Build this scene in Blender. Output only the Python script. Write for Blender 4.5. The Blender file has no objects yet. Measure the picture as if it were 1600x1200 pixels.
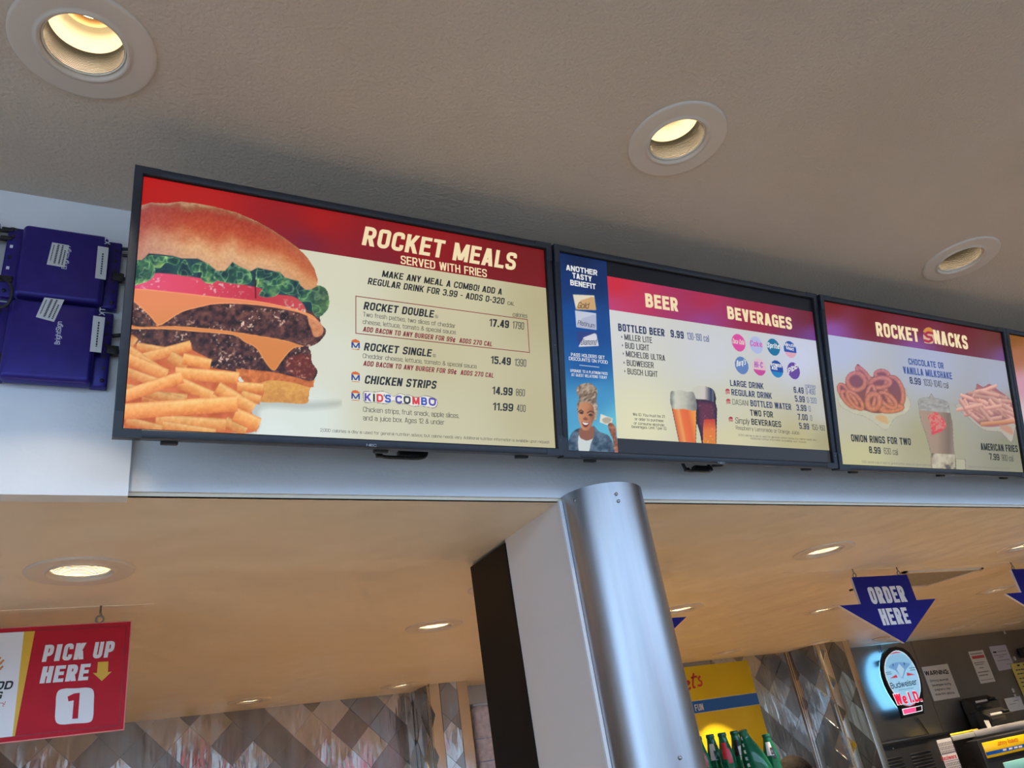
import bpy, bmesh, math, random
import numpy as np
from mathutils import Matrix, Vector

SC = bpy.context.scene
COL = SC.collection
random.seed(7)
rng = np.random.default_rng(7)
PI = math.pi

# ------------------------------------------------------------------ camera
# world: X right along the menu wall, Y into the kitchen, Z up, metres; camera above the origin
CAMZ = 1.72
FPX = 1205.0                                    # focal length in pixels of the 1600 px wide frame
R = np.array([[0.8873784058872916, -0.43627011418867395, -0.14909041629404227],
              [0.08000479454302613, 0.4641845516613832, -0.8821178690226431],
              [0.45404713149083725, 0.7708444002940684, 0.4468110483417128]])   # rows: right, down, forward
cam_d = bpy.data.cameras.new('camera')
cam_d.sensor_width = 36.0
cam_d.lens = 36.0 * FPX / 1600.0
cam_d.clip_start = 0.02
cam = bpy.data.objects.new('camera', cam_d)
COL.objects.link(cam)
_m = Matrix(((R[0][0], -R[1][0], -R[2][0], 0.0),
             (R[0][1], -R[1][1], -R[2][1], 0.0),
             (R[0][2], -R[1][2], -R[2][2], CAMZ),
             (0, 0, 0, 1)))
cam.matrix_world = _m
SC.camera = cam

# ------------------------------------------------------------------ world, daylight, exposure
w = bpy.data.worlds.new('world'); SC.world = w
w.use_nodes = True
_bg = w.node_tree.nodes['Background']
_bg.inputs[0].default_value = (0.44, 0.67, 1.0, 1)
_bg.inputs[1].default_value = 4.4
SC.view_settings.view_transform = 'Standard'
SC.view_settings.look = 'None'
SC.view_settings.gamma = 1.0
SC.view_settings.use_curve_mapping = False
SC.view_settings.exposure = 0.0
SC.cycles.max_bounces = 7
SC.cycles.diffuse_bounces = 4
SC.cycles.glossy_bounces = 4
SC.cycles.transmission_bounces = 4
SC.cycles.sample_clamp_indirect = 4.0
SC.cycles.use_denoising = True

def area(name, loc, look, sx, sy, power, color):
    d = bpy.data.lights.new(name, 'AREA'); d.shape = 'RECTANGLE'; d.size = sx; d.size_y = sy
    d.energy = power; d.color = color
    o = bpy.data.objects.new(name, d); COL.objects.link(o); o.location = loc
    o.rotation_euler = (Vector(look) - Vector(loc)).to_track_quat('-Z', 'Y').to_euler()
    return o
# daylight comes in from the sky through the tall open shop front behind the camera; the portal only guides sampling
_pt = area('shop_front_portal', (3.8, -4.95, 2.35), (3.8, 0.0, 2.35), 16.4, 4.3, 1.0, (1, 1, 1))
_pt.data.cycles.is_portal = True
_pt = area('shop_side_portal', (-4.95, -2.8, 2.35), (0.0, -2.8, 2.35), 4.3, 4.2, 1.0, (1, 1, 1))
_pt.data.cycles.is_portal = True
LAMP_UP, LAMP_LOW, LAMP_BACK = 32.0, 205.0, 170.0                    # watts of each downlight's spot

# ------------------------------------------------------------------ helpers
def lin(c):
    c = np.asarray(c, float) / 255.0
    return np.where(c <= 0.04045, c / 12.92, ((c + 0.055) / 1.055) ** 2.4)

def rgb(*c):
    v = lin(c); return (float(v[0]), float(v[1]), float(v[2]), 1.0)

def material(name):
    m = bpy.data.materials.new(name); m.use_nodes = True
    nt = m.node_tree
    return m, nt, nt.nodes['Principled BSDF']

def sset(b, key, val):
    if key in b.inputs: b.inputs[key].default_value = val

def plain(name, col, rough=0.5, metal=0.0, spec=None, **kw):
    m, nt, b = material(name)
    b.inputs['Base Color'].default_value = col
    b.inputs['Roughness'].default_value = rough
    b.inputs['Metallic'].default_value = metal
    if spec is not None: sset(b, 'Specular IOR Level', spec)
    for k, v in kw.items(): sset(b, k.replace('_', ' '), v)
    return m

def glow(name, col, strength=1.0):
    m, nt, b = material(name)
    b.inputs['Base Color'].default_value = (0.01, 0.01, 0.01, 1)
    b.inputs['Roughness'].default_value = 0.4
    b.inputs['Emission Color'].default_value = col
    b.inputs['Emission Strength'].default_value = strength
    return m

def noisy(name, c1, c2, scale, rough=0.6, metal=0.0, bump=0.0, bscale=None, stretch=(1, 1, 1), detail=4.0, rough2=None, spec=None, bdist=0.01, pos=False):
    m, nt, b = material(name)
    N = nt.nodes; L = nt.links
    tc = N.new('ShaderNodeTexCoord'); mp = N.new('ShaderNodeMapping')
    mp.inputs['Scale'].default_value = stretch
    if pos: L.new(N.new('ShaderNodeNewGeometry').outputs['Position'], mp.inputs['Vector'])
    else: L.new(tc.outputs['Object'], mp.inputs['Vector'])
    nz = N.new('ShaderNodeTexNoise'); nz.inputs['Scale'].default_value = scale; nz.inputs['Detail'].default_value = detail
    L.new(mp.outputs['Vector'], nz.inputs['Vector'])
    rp = N.new('ShaderNodeValToRGB')
    rp.color_ramp.elements[0].position = 0.3; rp.color_ramp.elements[0].color = c1
    rp.color_ramp.elements[1].position = 0.7; rp.color_ramp.elements[1].color = c2
    L.new(nz.outputs['Fac'], rp.inputs['Fac']); L.new(rp.outputs['Color'], b.inputs['Base Color'])
    b.inputs['Roughness'].default_value = rough; b.inputs['Metallic'].default_value = metal
    if spec is not None: sset(b, 'Specular IOR Level', spec)
    if rough2 is not None:
        mr = N.new('ShaderNodeMapRange'); mr.inputs['To Min'].default_value = rough; mr.inputs['To Max'].default_value = rough2
        L.new(nz.outputs['Fac'], mr.inputs['Value']); L.new(mr.outputs['Result'], b.inputs['Roughness'])
    if bump:
        nb = N.new('ShaderNodeTexNoise'); nb.inputs['Scale'].default_value = bscale or scale; nb.inputs['Detail'].default_value = 3.0
        L.new(mp.outputs['Vector'], nb.inputs['Vector'])
        bp = N.new('ShaderNodeBump'); bp.inputs['Strength'].default_value = bump; bp.inputs['Distance'].default_value = bdist
        L.new(nb.outputs['Fac'], bp.inputs['Height']); L.new(bp.outputs['Normal'], b.inputs['Normal'])
    return m

def picture_material(name, emissive):
    m, nt, b = material(name)
    at = nt.nodes.new('ShaderNodeAttribute'); at.attribute_name = 'Col'
    if emissive:
        b.inputs['Base Color'].default_value = (0.012, 0.012, 0.014, 1)
        b.inputs['Roughness'].default_value = 0.42; sset(b, 'Specular IOR Level', 0.25)
        nt.links.new(at.outputs['Color'], b.inputs['Emission Color'])
        b.inputs['Emission Strength'].default_value = 0.93
    else:
        nt.links.new(at.outputs['Color'], b.inputs['Base Color'])
        b.inputs['Roughness'].default_value = 0.45
    return m

def link(o, parent=None, label=None, cat=None, group=None, kind=None):
    COL.objects.link(o)
    if parent is not None: o.parent = parent
    if label: o['label'] = label
    if cat: o['category'] = cat
    if group: o['group'] = group
    if kind: o['kind'] = kind
    return o

def empty(name, loc=(0, 0, 0), mtx=None, **kw):
    o = bpy.data.objects.new(name, None); o.empty_display_size = 0.05
    if mtx is not None: o.matrix_world = mtx
    else: o.location = loc
    return link(o, **kw)

class MB:
    """collects shapes, then builds ONE mesh object"""
    def __init__(s): s.v = []; s.f = []; s.smooth = []
    def add(s, vs, fs, smooth=False):
        k = len(s.v); s.v += [tuple(map(float, p)) for p in vs]
        s.f += [tuple(i + k for i in f) for f in fs]; s.smooth += [smooth] * len(fs)
        return s
    def box(s, x0, x1, y0, y1, z0, z1):
        vs = [(x, y, z) for x in (x0, x1) for y in (y0, y1) for z in (z0, z1)]
        return s.add(vs, [(0, 1, 3, 2), (4, 6, 7, 5), (0, 4, 5, 1), (2, 3, 7, 6), (0, 2, 6, 4), (1, 5, 7, 3)])
    def rbox(s, x0, x1, y0, y1, z0, z1, r, seg=2):
        bm = bmesh.new(); bmesh.ops.create_cube(bm, size=1.0)
        for v in bm.verts:
            v.co = Vector((x0 + (v.co.x + .5) * (x1 - x0), y0 + (v.co.y + .5) * (y1 - y0), z0 + (v.co.z + .5) * (z1 - z0)))
        bmesh.ops.bevel(bm, geom=list(bm.edges), offset=r, segments=seg, profile=0.5, affect='EDGES')
        bm.verts.index_update()
        s.add([v.co[:] for v in bm.verts], [tuple(v.index for v in f.verts) for f in bm.faces], True); bm.free()
        return s
    def prism(s, poly, y0, y1, ax='y'):
        """polygon given in two axes, extruded along the third"""
        n = len(poly)
        def P(a, b, c): return {'y': (a, c, b), 'z': (a, b, c), 'x': (c, a, b)}[ax]
        vs = [P(a, b, y0) for a, b in poly] + [P(a, b, y1) for a, b in poly]
        fs = [tuple(range(n)), tuple(range(2 * n - 1, n - 1, -1))]
        fs += [(i, i + n, (i + 1) % n + n, (i + 1) % n) for i in range(n)]
        return s.add(vs, fs)
    def lathe(s, prof, seg=32, smooth=True, c=(0, 0, 0), a0=0.0, a1=2 * PI, close=True):
        n = len(prof); full = abs(a1 - a0 - 2 * PI) < 1e-6; m = seg if full else seg + 1
        vs = []
        for i in range(m):
            a = a0 + (a1 - a0) * i / seg
            for r, z in prof: vs.append((c[0] + r * math.cos(a), c[1] + r * math.sin(a), c[2] + z))
        fs = []
        for i in range(seg):
            j = (i + 1) % m
            for k in range(n - 1): fs.append((i * n + k, j * n + k, j * n + k + 1, i * n + k + 1))
        return s.add(vs, fs, smooth)
    def tube(s, pts, r, seg=8, caps=True):
        pts = [Vector(p) for p in pts]; vs = []; fs = []
        prev = None
        for i, p in enumerate(pts):
            t = (pts[min(i + 1, len(pts) - 1)] - pts[max(i - 1, 0)]).normalized()
            ref = prev if prev is not None else (Vector((0, 0, 1)) if abs(t.z) < .9 else Vector((1, 0, 0)))
            u = (ref - ref.dot(t) * t).normalized(); prev = u; v = t.cross(u)
            rr = r[i] if isinstance(r, (list, tuple)) else r
            for k in range(seg):
                a = 2 * PI * k / seg; vs.append(p + (u * math.cos(a) + v * math.sin(a)) * rr)
        for i in range(len(pts) - 1):
            for k in range(seg):
                fs.append((i * seg + k, i * seg + (k + 1) % seg, (i + 1) * seg + (k + 1) % seg, (i + 1) * seg + k))
        if caps:
            fs.append(tuple(range(seg - 1, -1, -1))); fs.append(tuple(range((len(pts) - 1) * seg, len(pts) * seg)))
        return s.add(vs, fs, True)
    def sphere(s, c, r, seg=16, rings=10, sc=(1, 1, 1)):
        prof = [(max(1e-5, math.sin(PI * k / rings)) * r, -math.cos(PI * k / rings) * r) for k in range(rings + 1)]
        k0 = len(s.v); s.lathe(prof, seg)
        for i in range(k0, len(s.v)):
            x, y, z = s.v[i]; s.v[i] = (c[0] + x * sc[0], c[1] + y * sc[1], c[2] + z * sc[2])
        return s
    def mesh(s, name, mat):
        me = bpy.data.meshes.new(name); me.from_pydata(s.v, [], s.f)
        me.polygons.foreach_set('use_smooth', s.smooth)
        if mat: me.materials.append(mat)
        bm = bmesh.new(); bm.from_mesh(me); bmesh.ops.recalc_face_normals(bm, faces=bm.faces); bm.to_mesh(me); bm.free()
        me.update(); return me
    def build(s, name, mat, parent=None, loc=None, **kw):
        o = bpy.data.objects.new(name, s.mesh(name, mat))
        if loc: o.location = loc
        return link(o, parent, **kw)

def structure(name, mb, mat, parent=None):
    return mb.build(name, mat, parent, kind='structure')

def copy_tree(o, parent=None):
    c = o.copy(); COL.objects.link(c); c.parent = parent
    for ch in list(o.children): copy_tree(ch, c)
    return c

# -- the camera's rays: measured image points -> points on real planes of the room
def ray(px, py):
    return R.T @ np.array([(px - 800.0) / FPX, (py - 600.0) / FPX, 1.0])
def on_y(px, py, Y):
    d = ray(px, py); P = d * (Y / d[1]); P[2] += CAMZ; return P
def on_z(px, py, Z):
    d = ray(px, py); P = d * ((Z - CAMZ) / d[2]); P[2] += CAMZ; return P

class Plane:
    """flat surface with its own frame: u right, v up, n towards the room"""
    def __init__(s, o, u, v):
        s.o = np.array(o, float); s.u = np.array(u, float); s.v = np.array(v, float); s.n = np.cross(s.u, s.v)
        s.M = Matrix([[s.u[i], s.v[i], s.n[i], s.o[i]] for i in range(3)] + [[0, 0, 0, 1]])
        s.c = np.array([0, 0, CAMZ])
    def uv(s, px, py, n=0.0):
        d = ray(px, py); t = ((s.o + s.n * n - s.c) @ s.n) / (d @ s.n); q = s.c + d * t - s.o
        return np.array([q @ s.u, q @ s.v])
    def pix(s, U, V, n=0.0):
        P = s.o[:, None] + s.u[:, None] * U + s.v[:, None] * V + s.n[:, None] * n - s.c[:, None]
        c = R @ P; return 800 + FPX * c[0] / c[2], 600 + FPX * c[1] / c[2]
def wall_plane(Y, ox=0.0, oz=0.0): return Plane((ox, Y, oz), (1, 0, 0), (0, 0, 1))

# -- lettering: a condensed sans drawn from strokes, laid flat on a plane
def rpath(P, r, n=5):
    P = [np.array(p, float) for p in P]; out = [P[0]]
    for a, b, c in zip(P[:-2], P[1:-1], P[2:]):
        la, lc = np.linalg.norm(a - b), np.linalg.norm(c - b); q = min(r, la * .5, lc * .5)
        p0 = b + (a - b) / la * q; p1 = b + (c - b) / lc * q
        for k in range(n + 1):
            t = k / n; out.append((1 - t) ** 2 * p0 + 2 * t * (1 - t) * b * 1.0 + t * t * p1 if False else (p0 * (1 - t) ** 2 + b * 2 * t * (1 - t) + p1 * t * t))
    out.append(P[-1]); return out
def sweep(P, t, closed=False):
    Q = []
    for p in P:
        if not Q or np.linalg.norm(np.array(p) - Q[-1]) > 1e-5: Q.append(np.array(p, float))
    if closed and np.linalg.norm(Q[0] - Q[-1]) < 1e-5: Q.pop()
    n = len(Q); A = []; B = []
    for i in range(n):
        p = Q[i]; a = Q[i - 1] if (closed or i > 0) else None; c = Q[(i + 1) % n] if (closed or i < n - 1) else None
        d0 = (p - a) / np.linalg.norm(p - a) if a is not None else None; d1 = (c - p) / np.linalg.norm(c - p) if c is not None else None
        d0 = d1 if d0 is None else d0; d1 = d0 if d1 is None else d1
        m = d0 + d1; l = np.linalg.norm(m); m = m / l if l > 1e-6 else d0
        nn = np.array([-m[1], m[0]]); s = t / 2 / max(.45, abs(nn @ np.array([-d0[1], d0[0]])))
        A.append(p + nn * s); B.append(p - nn * s)
    R_ = range(n) if closed else range(n - 1)
    return [[A[i], B[i], B[(i + 1) % n], A[(i + 1) % n]] for i in R_]
GW = dict(M=1.36, W=1.46, I=.0, m=1.42, w=1.36, i=.0, l=.0, f=.62, t=.66, r=.66, j=.35, J=.86, L=.86, F=.9, E=.92, s=.86, c=.9, z=.86, k=.92, A=1.06, V=1.04, Y=1.04, X=1.04, K=1.06)
GW.update({' ': .52, '.': .0, ',': .0, '!': .0, "'": .0, ':': .0, '-': .6, '\u2022': .35, '&': 1.15, '\u00ae': 1.0, '1': .62, '(': .5, '/': .7, 'v': .92, 'x': .92, 'y': .92})
def glyph(ch, w, t):
    h = t * .86; L = t / 2; r = w - t / 2; T_ = 1 - h / 2; b = h / 2; th = t * 1.1; X = .745; XT = X - h / 2
    rd = max(.05, (r - L) * .55); G = []
    V = lambda x, y0, y1: G.append([(x - t / 2, y0), (x + t / 2, y0), (x + t / 2, y1), (x - t / 2, y1)])
    H = lambda y, x0, x1: G.append([(x0, y - h / 2), (x1, y - h / 2), (x1, y + h / 2), (x0, y + h / 2)])
    def D(x0, y0, x1, y1, k=None):
        k = (k or th) / 2; G.append([(x0 - k, y0), (x0 + k, y0), (x1 + k, y1), (x1 - k, y1)])
    C = lambda P, q=None: G.extend(sweep(rpath(P, rd if q is None else q), (t + h) / 2))
    def O(x0, x1, y0, y1):
        m = (x0 + x1) / 2; P = rpath([(m, y1), (x1, y1), (x1, y0), (x0, y0), (x0, y1), (m, y1)], rd); G.extend(sweep(P[:-1], (t + h) / 2, True))
    dot = lambda x, y: G.append([(x - t * .55, y), (x + t * .55, y), (x + t * .55, y + t * .95), (x - t * .55, y + t * .95)])
    u = ch
    if u == 'A': D(th / 2, 0, w / 2 - .1 * t, 1); D(w - th / 2, 0, w / 2 + .1 * t, 1); H(.27, w * .22, w * .78)
    elif u == 'B': V(L, 0, 1); C([(L, T_), (r - .03, T_), (r - .03, .53), (L, .53)]); C([(L, .53), (r, .53), (r, b), (L, b)])
    elif u == 'C': C([(r, .66), (r, T_), (L, T_), (L, b), (r, b), (r, .34)])
    elif u == 'D': V(L, 0, 1); C([(L, T_), (r, T_), (r, b), (L, b)])
    elif u == 'E': V(L, 0, 1); H(T_, 0, w); H(.52, 0, w * .92); H(b, 0, w)
    elif u == 'F': V(L, 0, 1); H(T_, 0, w); H(.50, 0, w * .9)
    elif u == 'G': C([(r, .70), (r, T_), (L, T_), (L, b), (r, b), (r, .5)]); H(.46, w * .5, w); V(r, 0, .48)
    elif u == 'H': V(L, 0, 1); V(r, 0, 1); H(.52, 0, w)
    elif u in 'I': V(w / 2, 0, 1)
    elif u == 'l': V(w / 2, 0, 1)
    elif u == 'J': C([(r, 1), (r, b), (L, b), (L, .32)])
    elif u == 'K': V(L, 0, 1); D(t * .8, .34, w - th / 2, 1); D(t + (w - t) * .22, .52, w - th / 2, 0)
    elif u == 'L': V(L, 0, 1); H(b, 0, w)
    elif u == 'M': V(L, 0, 1); V(r, 0, 1); D(L, 1, w / 2, .06); D(r, 1, w / 2, .06)
    elif u == 'N': V(L, 0, 1); V(r, 0, 1); D(L, 1, r, 0)
    elif u == 'O' or u == '0': O(L, r, b, T_)
    elif u == 'P': V(L, 0, 1); C([(L, T_), (r, T_), (r, .43), (L, .43)])
    elif u == 'Q': O(L, r, b, T_); D(w * .55, .25, w * .95, -.05)
    elif u == 'R': V(L, 0, 1); C([(L, T_), (r - .01, T_), (r - .01, .46), (L, .46)]); D(w * .52, .46, w - th / 2, 0)
    elif u == 'S': C([(r, .70), (r, T_), (L, T_), (L, .54), (r, .47), (r, b), (L, b), (L, .30)])
    elif u == 'T': V(w / 2, 0, 1); H(T_, 0, w)
    elif u == 'U': C([(L, 1), (L, b), (r, b), (r, 1)])
    elif u == 'V': D(th / 2, 1, w / 2, 0); D(w - th / 2, 1, w / 2, 0)
    elif u == 'W': D(th / 2, 1, w * .28, 0); D(w / 2, 1, w * .28, 0); D(w / 2, 1, w * .72, 0); D(w - th / 2, 1, w * .72, 0)
    elif u == 'X': D(th / 2, 0, w - th / 2, 1); D(th / 2, 1, w - th / 2, 0)
    elif u == 'Y': D(th / 2, 1, w / 2, .4); D(w - th / 2, 1, w / 2, .4); V(w / 2, 0, .46)
    elif u == 'Z': H(T_, 0, w); H(b, 0, w); D(th / 2, h * .5, w - th / 2, 1 - h * .5)
    elif u == '1': V(w - t * .55, 0, 1); G.append([(w - t * .6, 1), (0, .82), (0, .82 - h), (w - t * .6, 1 - h * 1.1)])
    elif u == '2': C([(L, .66), (L, T_), (r, T_), (r, .55), (L, .16), (L, b)]); H(b, 0, w)
    elif u == '3': C([(L, .72), (L, T_), (r - .01, T_), (r - .01, .53), (w * .4, .53)]); C([(w * .4, .53), (r, .53), (r, b), (L, b), (L, .28)])
    elif u == '4': V(w * .72, 0, 1); H(.27, 0, w); D(th / 2, .27, w * .68, 1)
    elif u == '5': H(T_, 0, w * .95); C([(L, 1), (L, .50), (r, .62), (r, b), (L, b), (L, .27)])
    elif u == '6': O(L, r, b, .58); C([(r, .74), (r, T_), (L, T_), (L, .3)])
    elif u == '7': H(T_, 0, w); D(w - th / 2, 1 - h * .5, w * .36, 0)
    elif u == '8': O(L, r, b, .52); O(L + .01, r - .01, .52, T_)
    elif u == '9': O(L, r, .42, T_); C([(L, .26), (L, b), (r, b), (r, .7)])
    elif u == 'a': C([(L, .54), (L, XT), (r, XT), (r, 0)]); C([(r, .43), (L, .43), (L, b), (r, b), (r, .3)])
    elif u == 'b': V(L, 0, 1); O(L, r, b, XT)
    elif u == 'c': C([(r, .5), (r, XT), (L, XT), (L, b), (r, b), (r, .25)])
    elif u == 'd': V(r, 0, 1); O(L, r, b, XT)
    elif u == 'e': C([(L, .36), (r, .36), (r, XT), (L, XT), (L, b), (r, b), (r, .2)])
    elif u == 'f': C([(w, T_), (w * .35, T_), (w * .35, 0)]); H(XT, 0, w)
    elif u == 'g': O(L, r, b, XT); C([(r, X), (r, -.2), (L, -.2), (L, -.1)])
    elif u == 'h': V(L, 0, 1); C([(L, XT), (r, XT), (r, 0)])
    elif u == 'i': V(w / 2, 0, X); V(w / 2, 1 - t * .9, 1)
    elif u == 'j': C([(w - t / 2, X), (w - t / 2, -.2), (0, -.2)]); V(w - t / 2, 1 - t * .9, 1)
    elif u == 'k': V(L, 0, 1); D(t * .8, .26, w - th / 2, X); D(t + (w - t) * .2, .4, w - th / 2, 0)
    elif u == 'm': V(L, 0, X); C([(L, XT), (w / 2, XT), (w / 2, 0)]); C([(w / 2, XT), (r, XT), (r, 0)])
    elif u == 'n': V(L, 0, X); C([(L, XT), (r, XT), (r, 0)])
    elif u == 'o': O(L, r, b, XT)
    elif u == 'p': V(L, -.24, X); O(L, r, b, XT)
    elif u == 'q': V(r, -.24, X); O(L, r, b, XT)
    elif u == 'r': V(L, 0, X); C([(L, .4), (L, XT), (w, XT)])
    elif u == 's': C([(r, .54), (r, XT), (L, XT), (L, .42), (r, .34), (r, b), (L, b), (L, .22)])
    elif u == 't': C([(w * .4, .95), (w * .4, b), (w, b)]); H(XT, 0, w)
    elif u == 'u': C([(L, X), (L, b), (r, b), (r, .3)]); V(r, 0, X)
    elif u == 'v': D(th / 2, X, w / 2, 0); D(w - th / 2, X, w / 2, 0)
    elif u == 'w': D(th / 2, X, w * .28, 0); D(w / 2, X, w * .28, 0); D(w / 2, X, w * .72, 0); D(w - th / 2, X, w * .72, 0)
    elif u == 'x': D(th / 2, 0, w - th / 2, X); D(th / 2, X, w - th / 2, 0)
    elif u == 'y': D(th / 2, X, w / 2, .02); D(w - th / 2, X, w * .3, -.24)
    elif u == 'z': H(XT, 0, w); H(b, 0, w); D(th / 2, h * .5, w - th / 2, X - h * .5)
    elif u == '.': dot(w / 2, 0)
    elif u == ',': dot(w / 2, 0); D(w / 2 - t * .2, -.16, w / 2 + t * .1, .02, t * .7)
    elif u == ':': dot(w / 2, .02); dot(w / 2, .5)
    elif u == '!': V(w / 2, .28, 1); dot(w / 2, 0)
    elif u == "'": V(w / 2, .72, 1)
    elif u == '-': H(.42, 0, w)
    elif u == '\u2022': O(w * .2, w * .8, .32, .58); H(.45, w * .1, w * .9)
    elif u == '&': C([(w, b + .02), (w * .3, .62), (w * .3, T_), (w * .72, T_), (w * .72, .66), (L, .42), (L, b), (w * .6, b), (w * .9, .45)])
    elif u == '\u00ae': O(L, r, b, T_); V(w * .4, .28, .72); H(.7, w * .35, w * .65); D(w * .45, .5, w * .65, .28); V(w * .62, .5, .72)
    elif u == '\u00a2': C([(r, .5), (r, XT), (L, XT), (L, b), (r, b), (r, .25)]); V(w / 2, -.1, X + .1)
    return G
def stroke_text(body, aspect, t, shear):
    """polygons of the text in capital-height units, stretched to the given width over height"""
    sp = .05 + t * .2; fixed = sum(t * (1.1 if GW.get(c, 1) == 0 else 0) for c in body) + sp * (len(body) - 1); var = sum(GW.get(c, 1.0) for c in body)
    k = max(.16, (aspect - shear - fixed) / max(var, 1e-6)) if var > 0 else 0
    tot = fixed + var * k; x = 0; out = []
    for c in body:
        w = t * 1.1 if GW.get(c, 1) == 0 else GW.get(c, 1.0) * k
        tt = min(t, w * .44) if GW.get(c, 1) != 0 else t
        for poly in (glyph(c, w, tt) if c != ' ' else []): out.append([(x + p[0] + shear * p[1], p[1]) for p in poly])
        x += w + sp
    s = aspect / (tot + shear)
    return [[(a * s, b) for a, b in p] for p in out]
def lettering(pl, parent, body, p0, p1, hpx, mat, n=0.0, shear=0.0, bold=0.0, name='lettering', upright=False):
    """body written from image point p0 to p1 along its baseline, capitals hpx image pixels tall"""
    a = pl.uv(p0[0], p0[1], n); b = pl.uv(p1[0], p1[1], n)
    h = abs(pl.uv(p0[0] + hpx, p0[1], n)[0] - a[0]) if upright else pl.uv(p0[0], p0[1] - hpx, n)[1] - a[1]
    L = np.linalg.norm(b - a); d = (b - a) / L; up = np.array([-d[1], d[0]]) if upright else np.array([0.0, 1.0])
    t = float(np.interp(bold, [0, .01, .02, .035, .045, .06, .08], [.105, .14, .17, .215, .25, .27, .31]))
    mb = MB()
    for j, poly in enumerate(stroke_text(body, L / h, t, shear * .8)):
        mb.add([(*(a + d * (x * h) + up * (y * h)), n + (j % 24) * 1.2e-5) for x, y in poly], [tuple(range(len(poly)))])
    me = bpy.data.meshes.new(name); me.from_pydata(mb.v, [], mb.f); me.materials.append(mat); me.update()
    return link(bpy.data.objects.new(name, me), parent)

# -- painted pictures: a fine flat grid whose vertices carry the colours of the print or display
def vnoise(x, y, s, seed=0):
    x = x / s; y = y / s
    xi = np.floor(x).astype(np.int64); yi = np.floor(y).astype(np.int64); xf = x - xi; yf = y - yi
    def h(a, b):
        q = (a * 374761393 + b * 668265263 + seed * 982451653) & 0x7fffffff
        q = ((q ^ (q >> 13)) * 1274126177) & 0x7fffffff
        return ((q ^ (q >> 16)) & 0xffff) / 65535.0
    u = xf * xf * (3 - 2 * xf); vv = yf * yf * (3 - 2 * yf)
    return (h(xi, yi) * (1 - u) + h(xi + 1, yi) * u) * (1 - vv) + (h(xi, yi + 1) * (1 - u) + h(xi + 1, yi + 1) * u) * vv
def fnoise(x, y, s, seed=0, octv=3):
    r = 0; a = 1.0; t = 0
    for k in range(octv): r = r + a * vnoise(x, y, s / 2 ** k, seed + k); t += a; a *= .55
    return r / t
def spline(pts, k=6):
    P = np.array(pts, float); n = len(P); out = []
    for i in range(n):
        p0, p1, p2, p3 = P[i - 1], P[i], P[(i + 1) % n], P[(i + 2) % n]
        for j in range(k):
            t = j / k
            out.append(.5 * (2 * p1 + (p2 - p0) * t + (2 * p0 - 5 * p1 + 4 * p2 - p3) * t * t + (3 * p1 - p0 - 3 * p2 + p3) * t ** 3))
    return np.array(out)
def ramp(t, stops):
    xs = [s[0] for s in stops]; return np.stack([np.interp(t, xs, [s[1][k] for s in stops]) for k in range(3)], -1)

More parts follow.
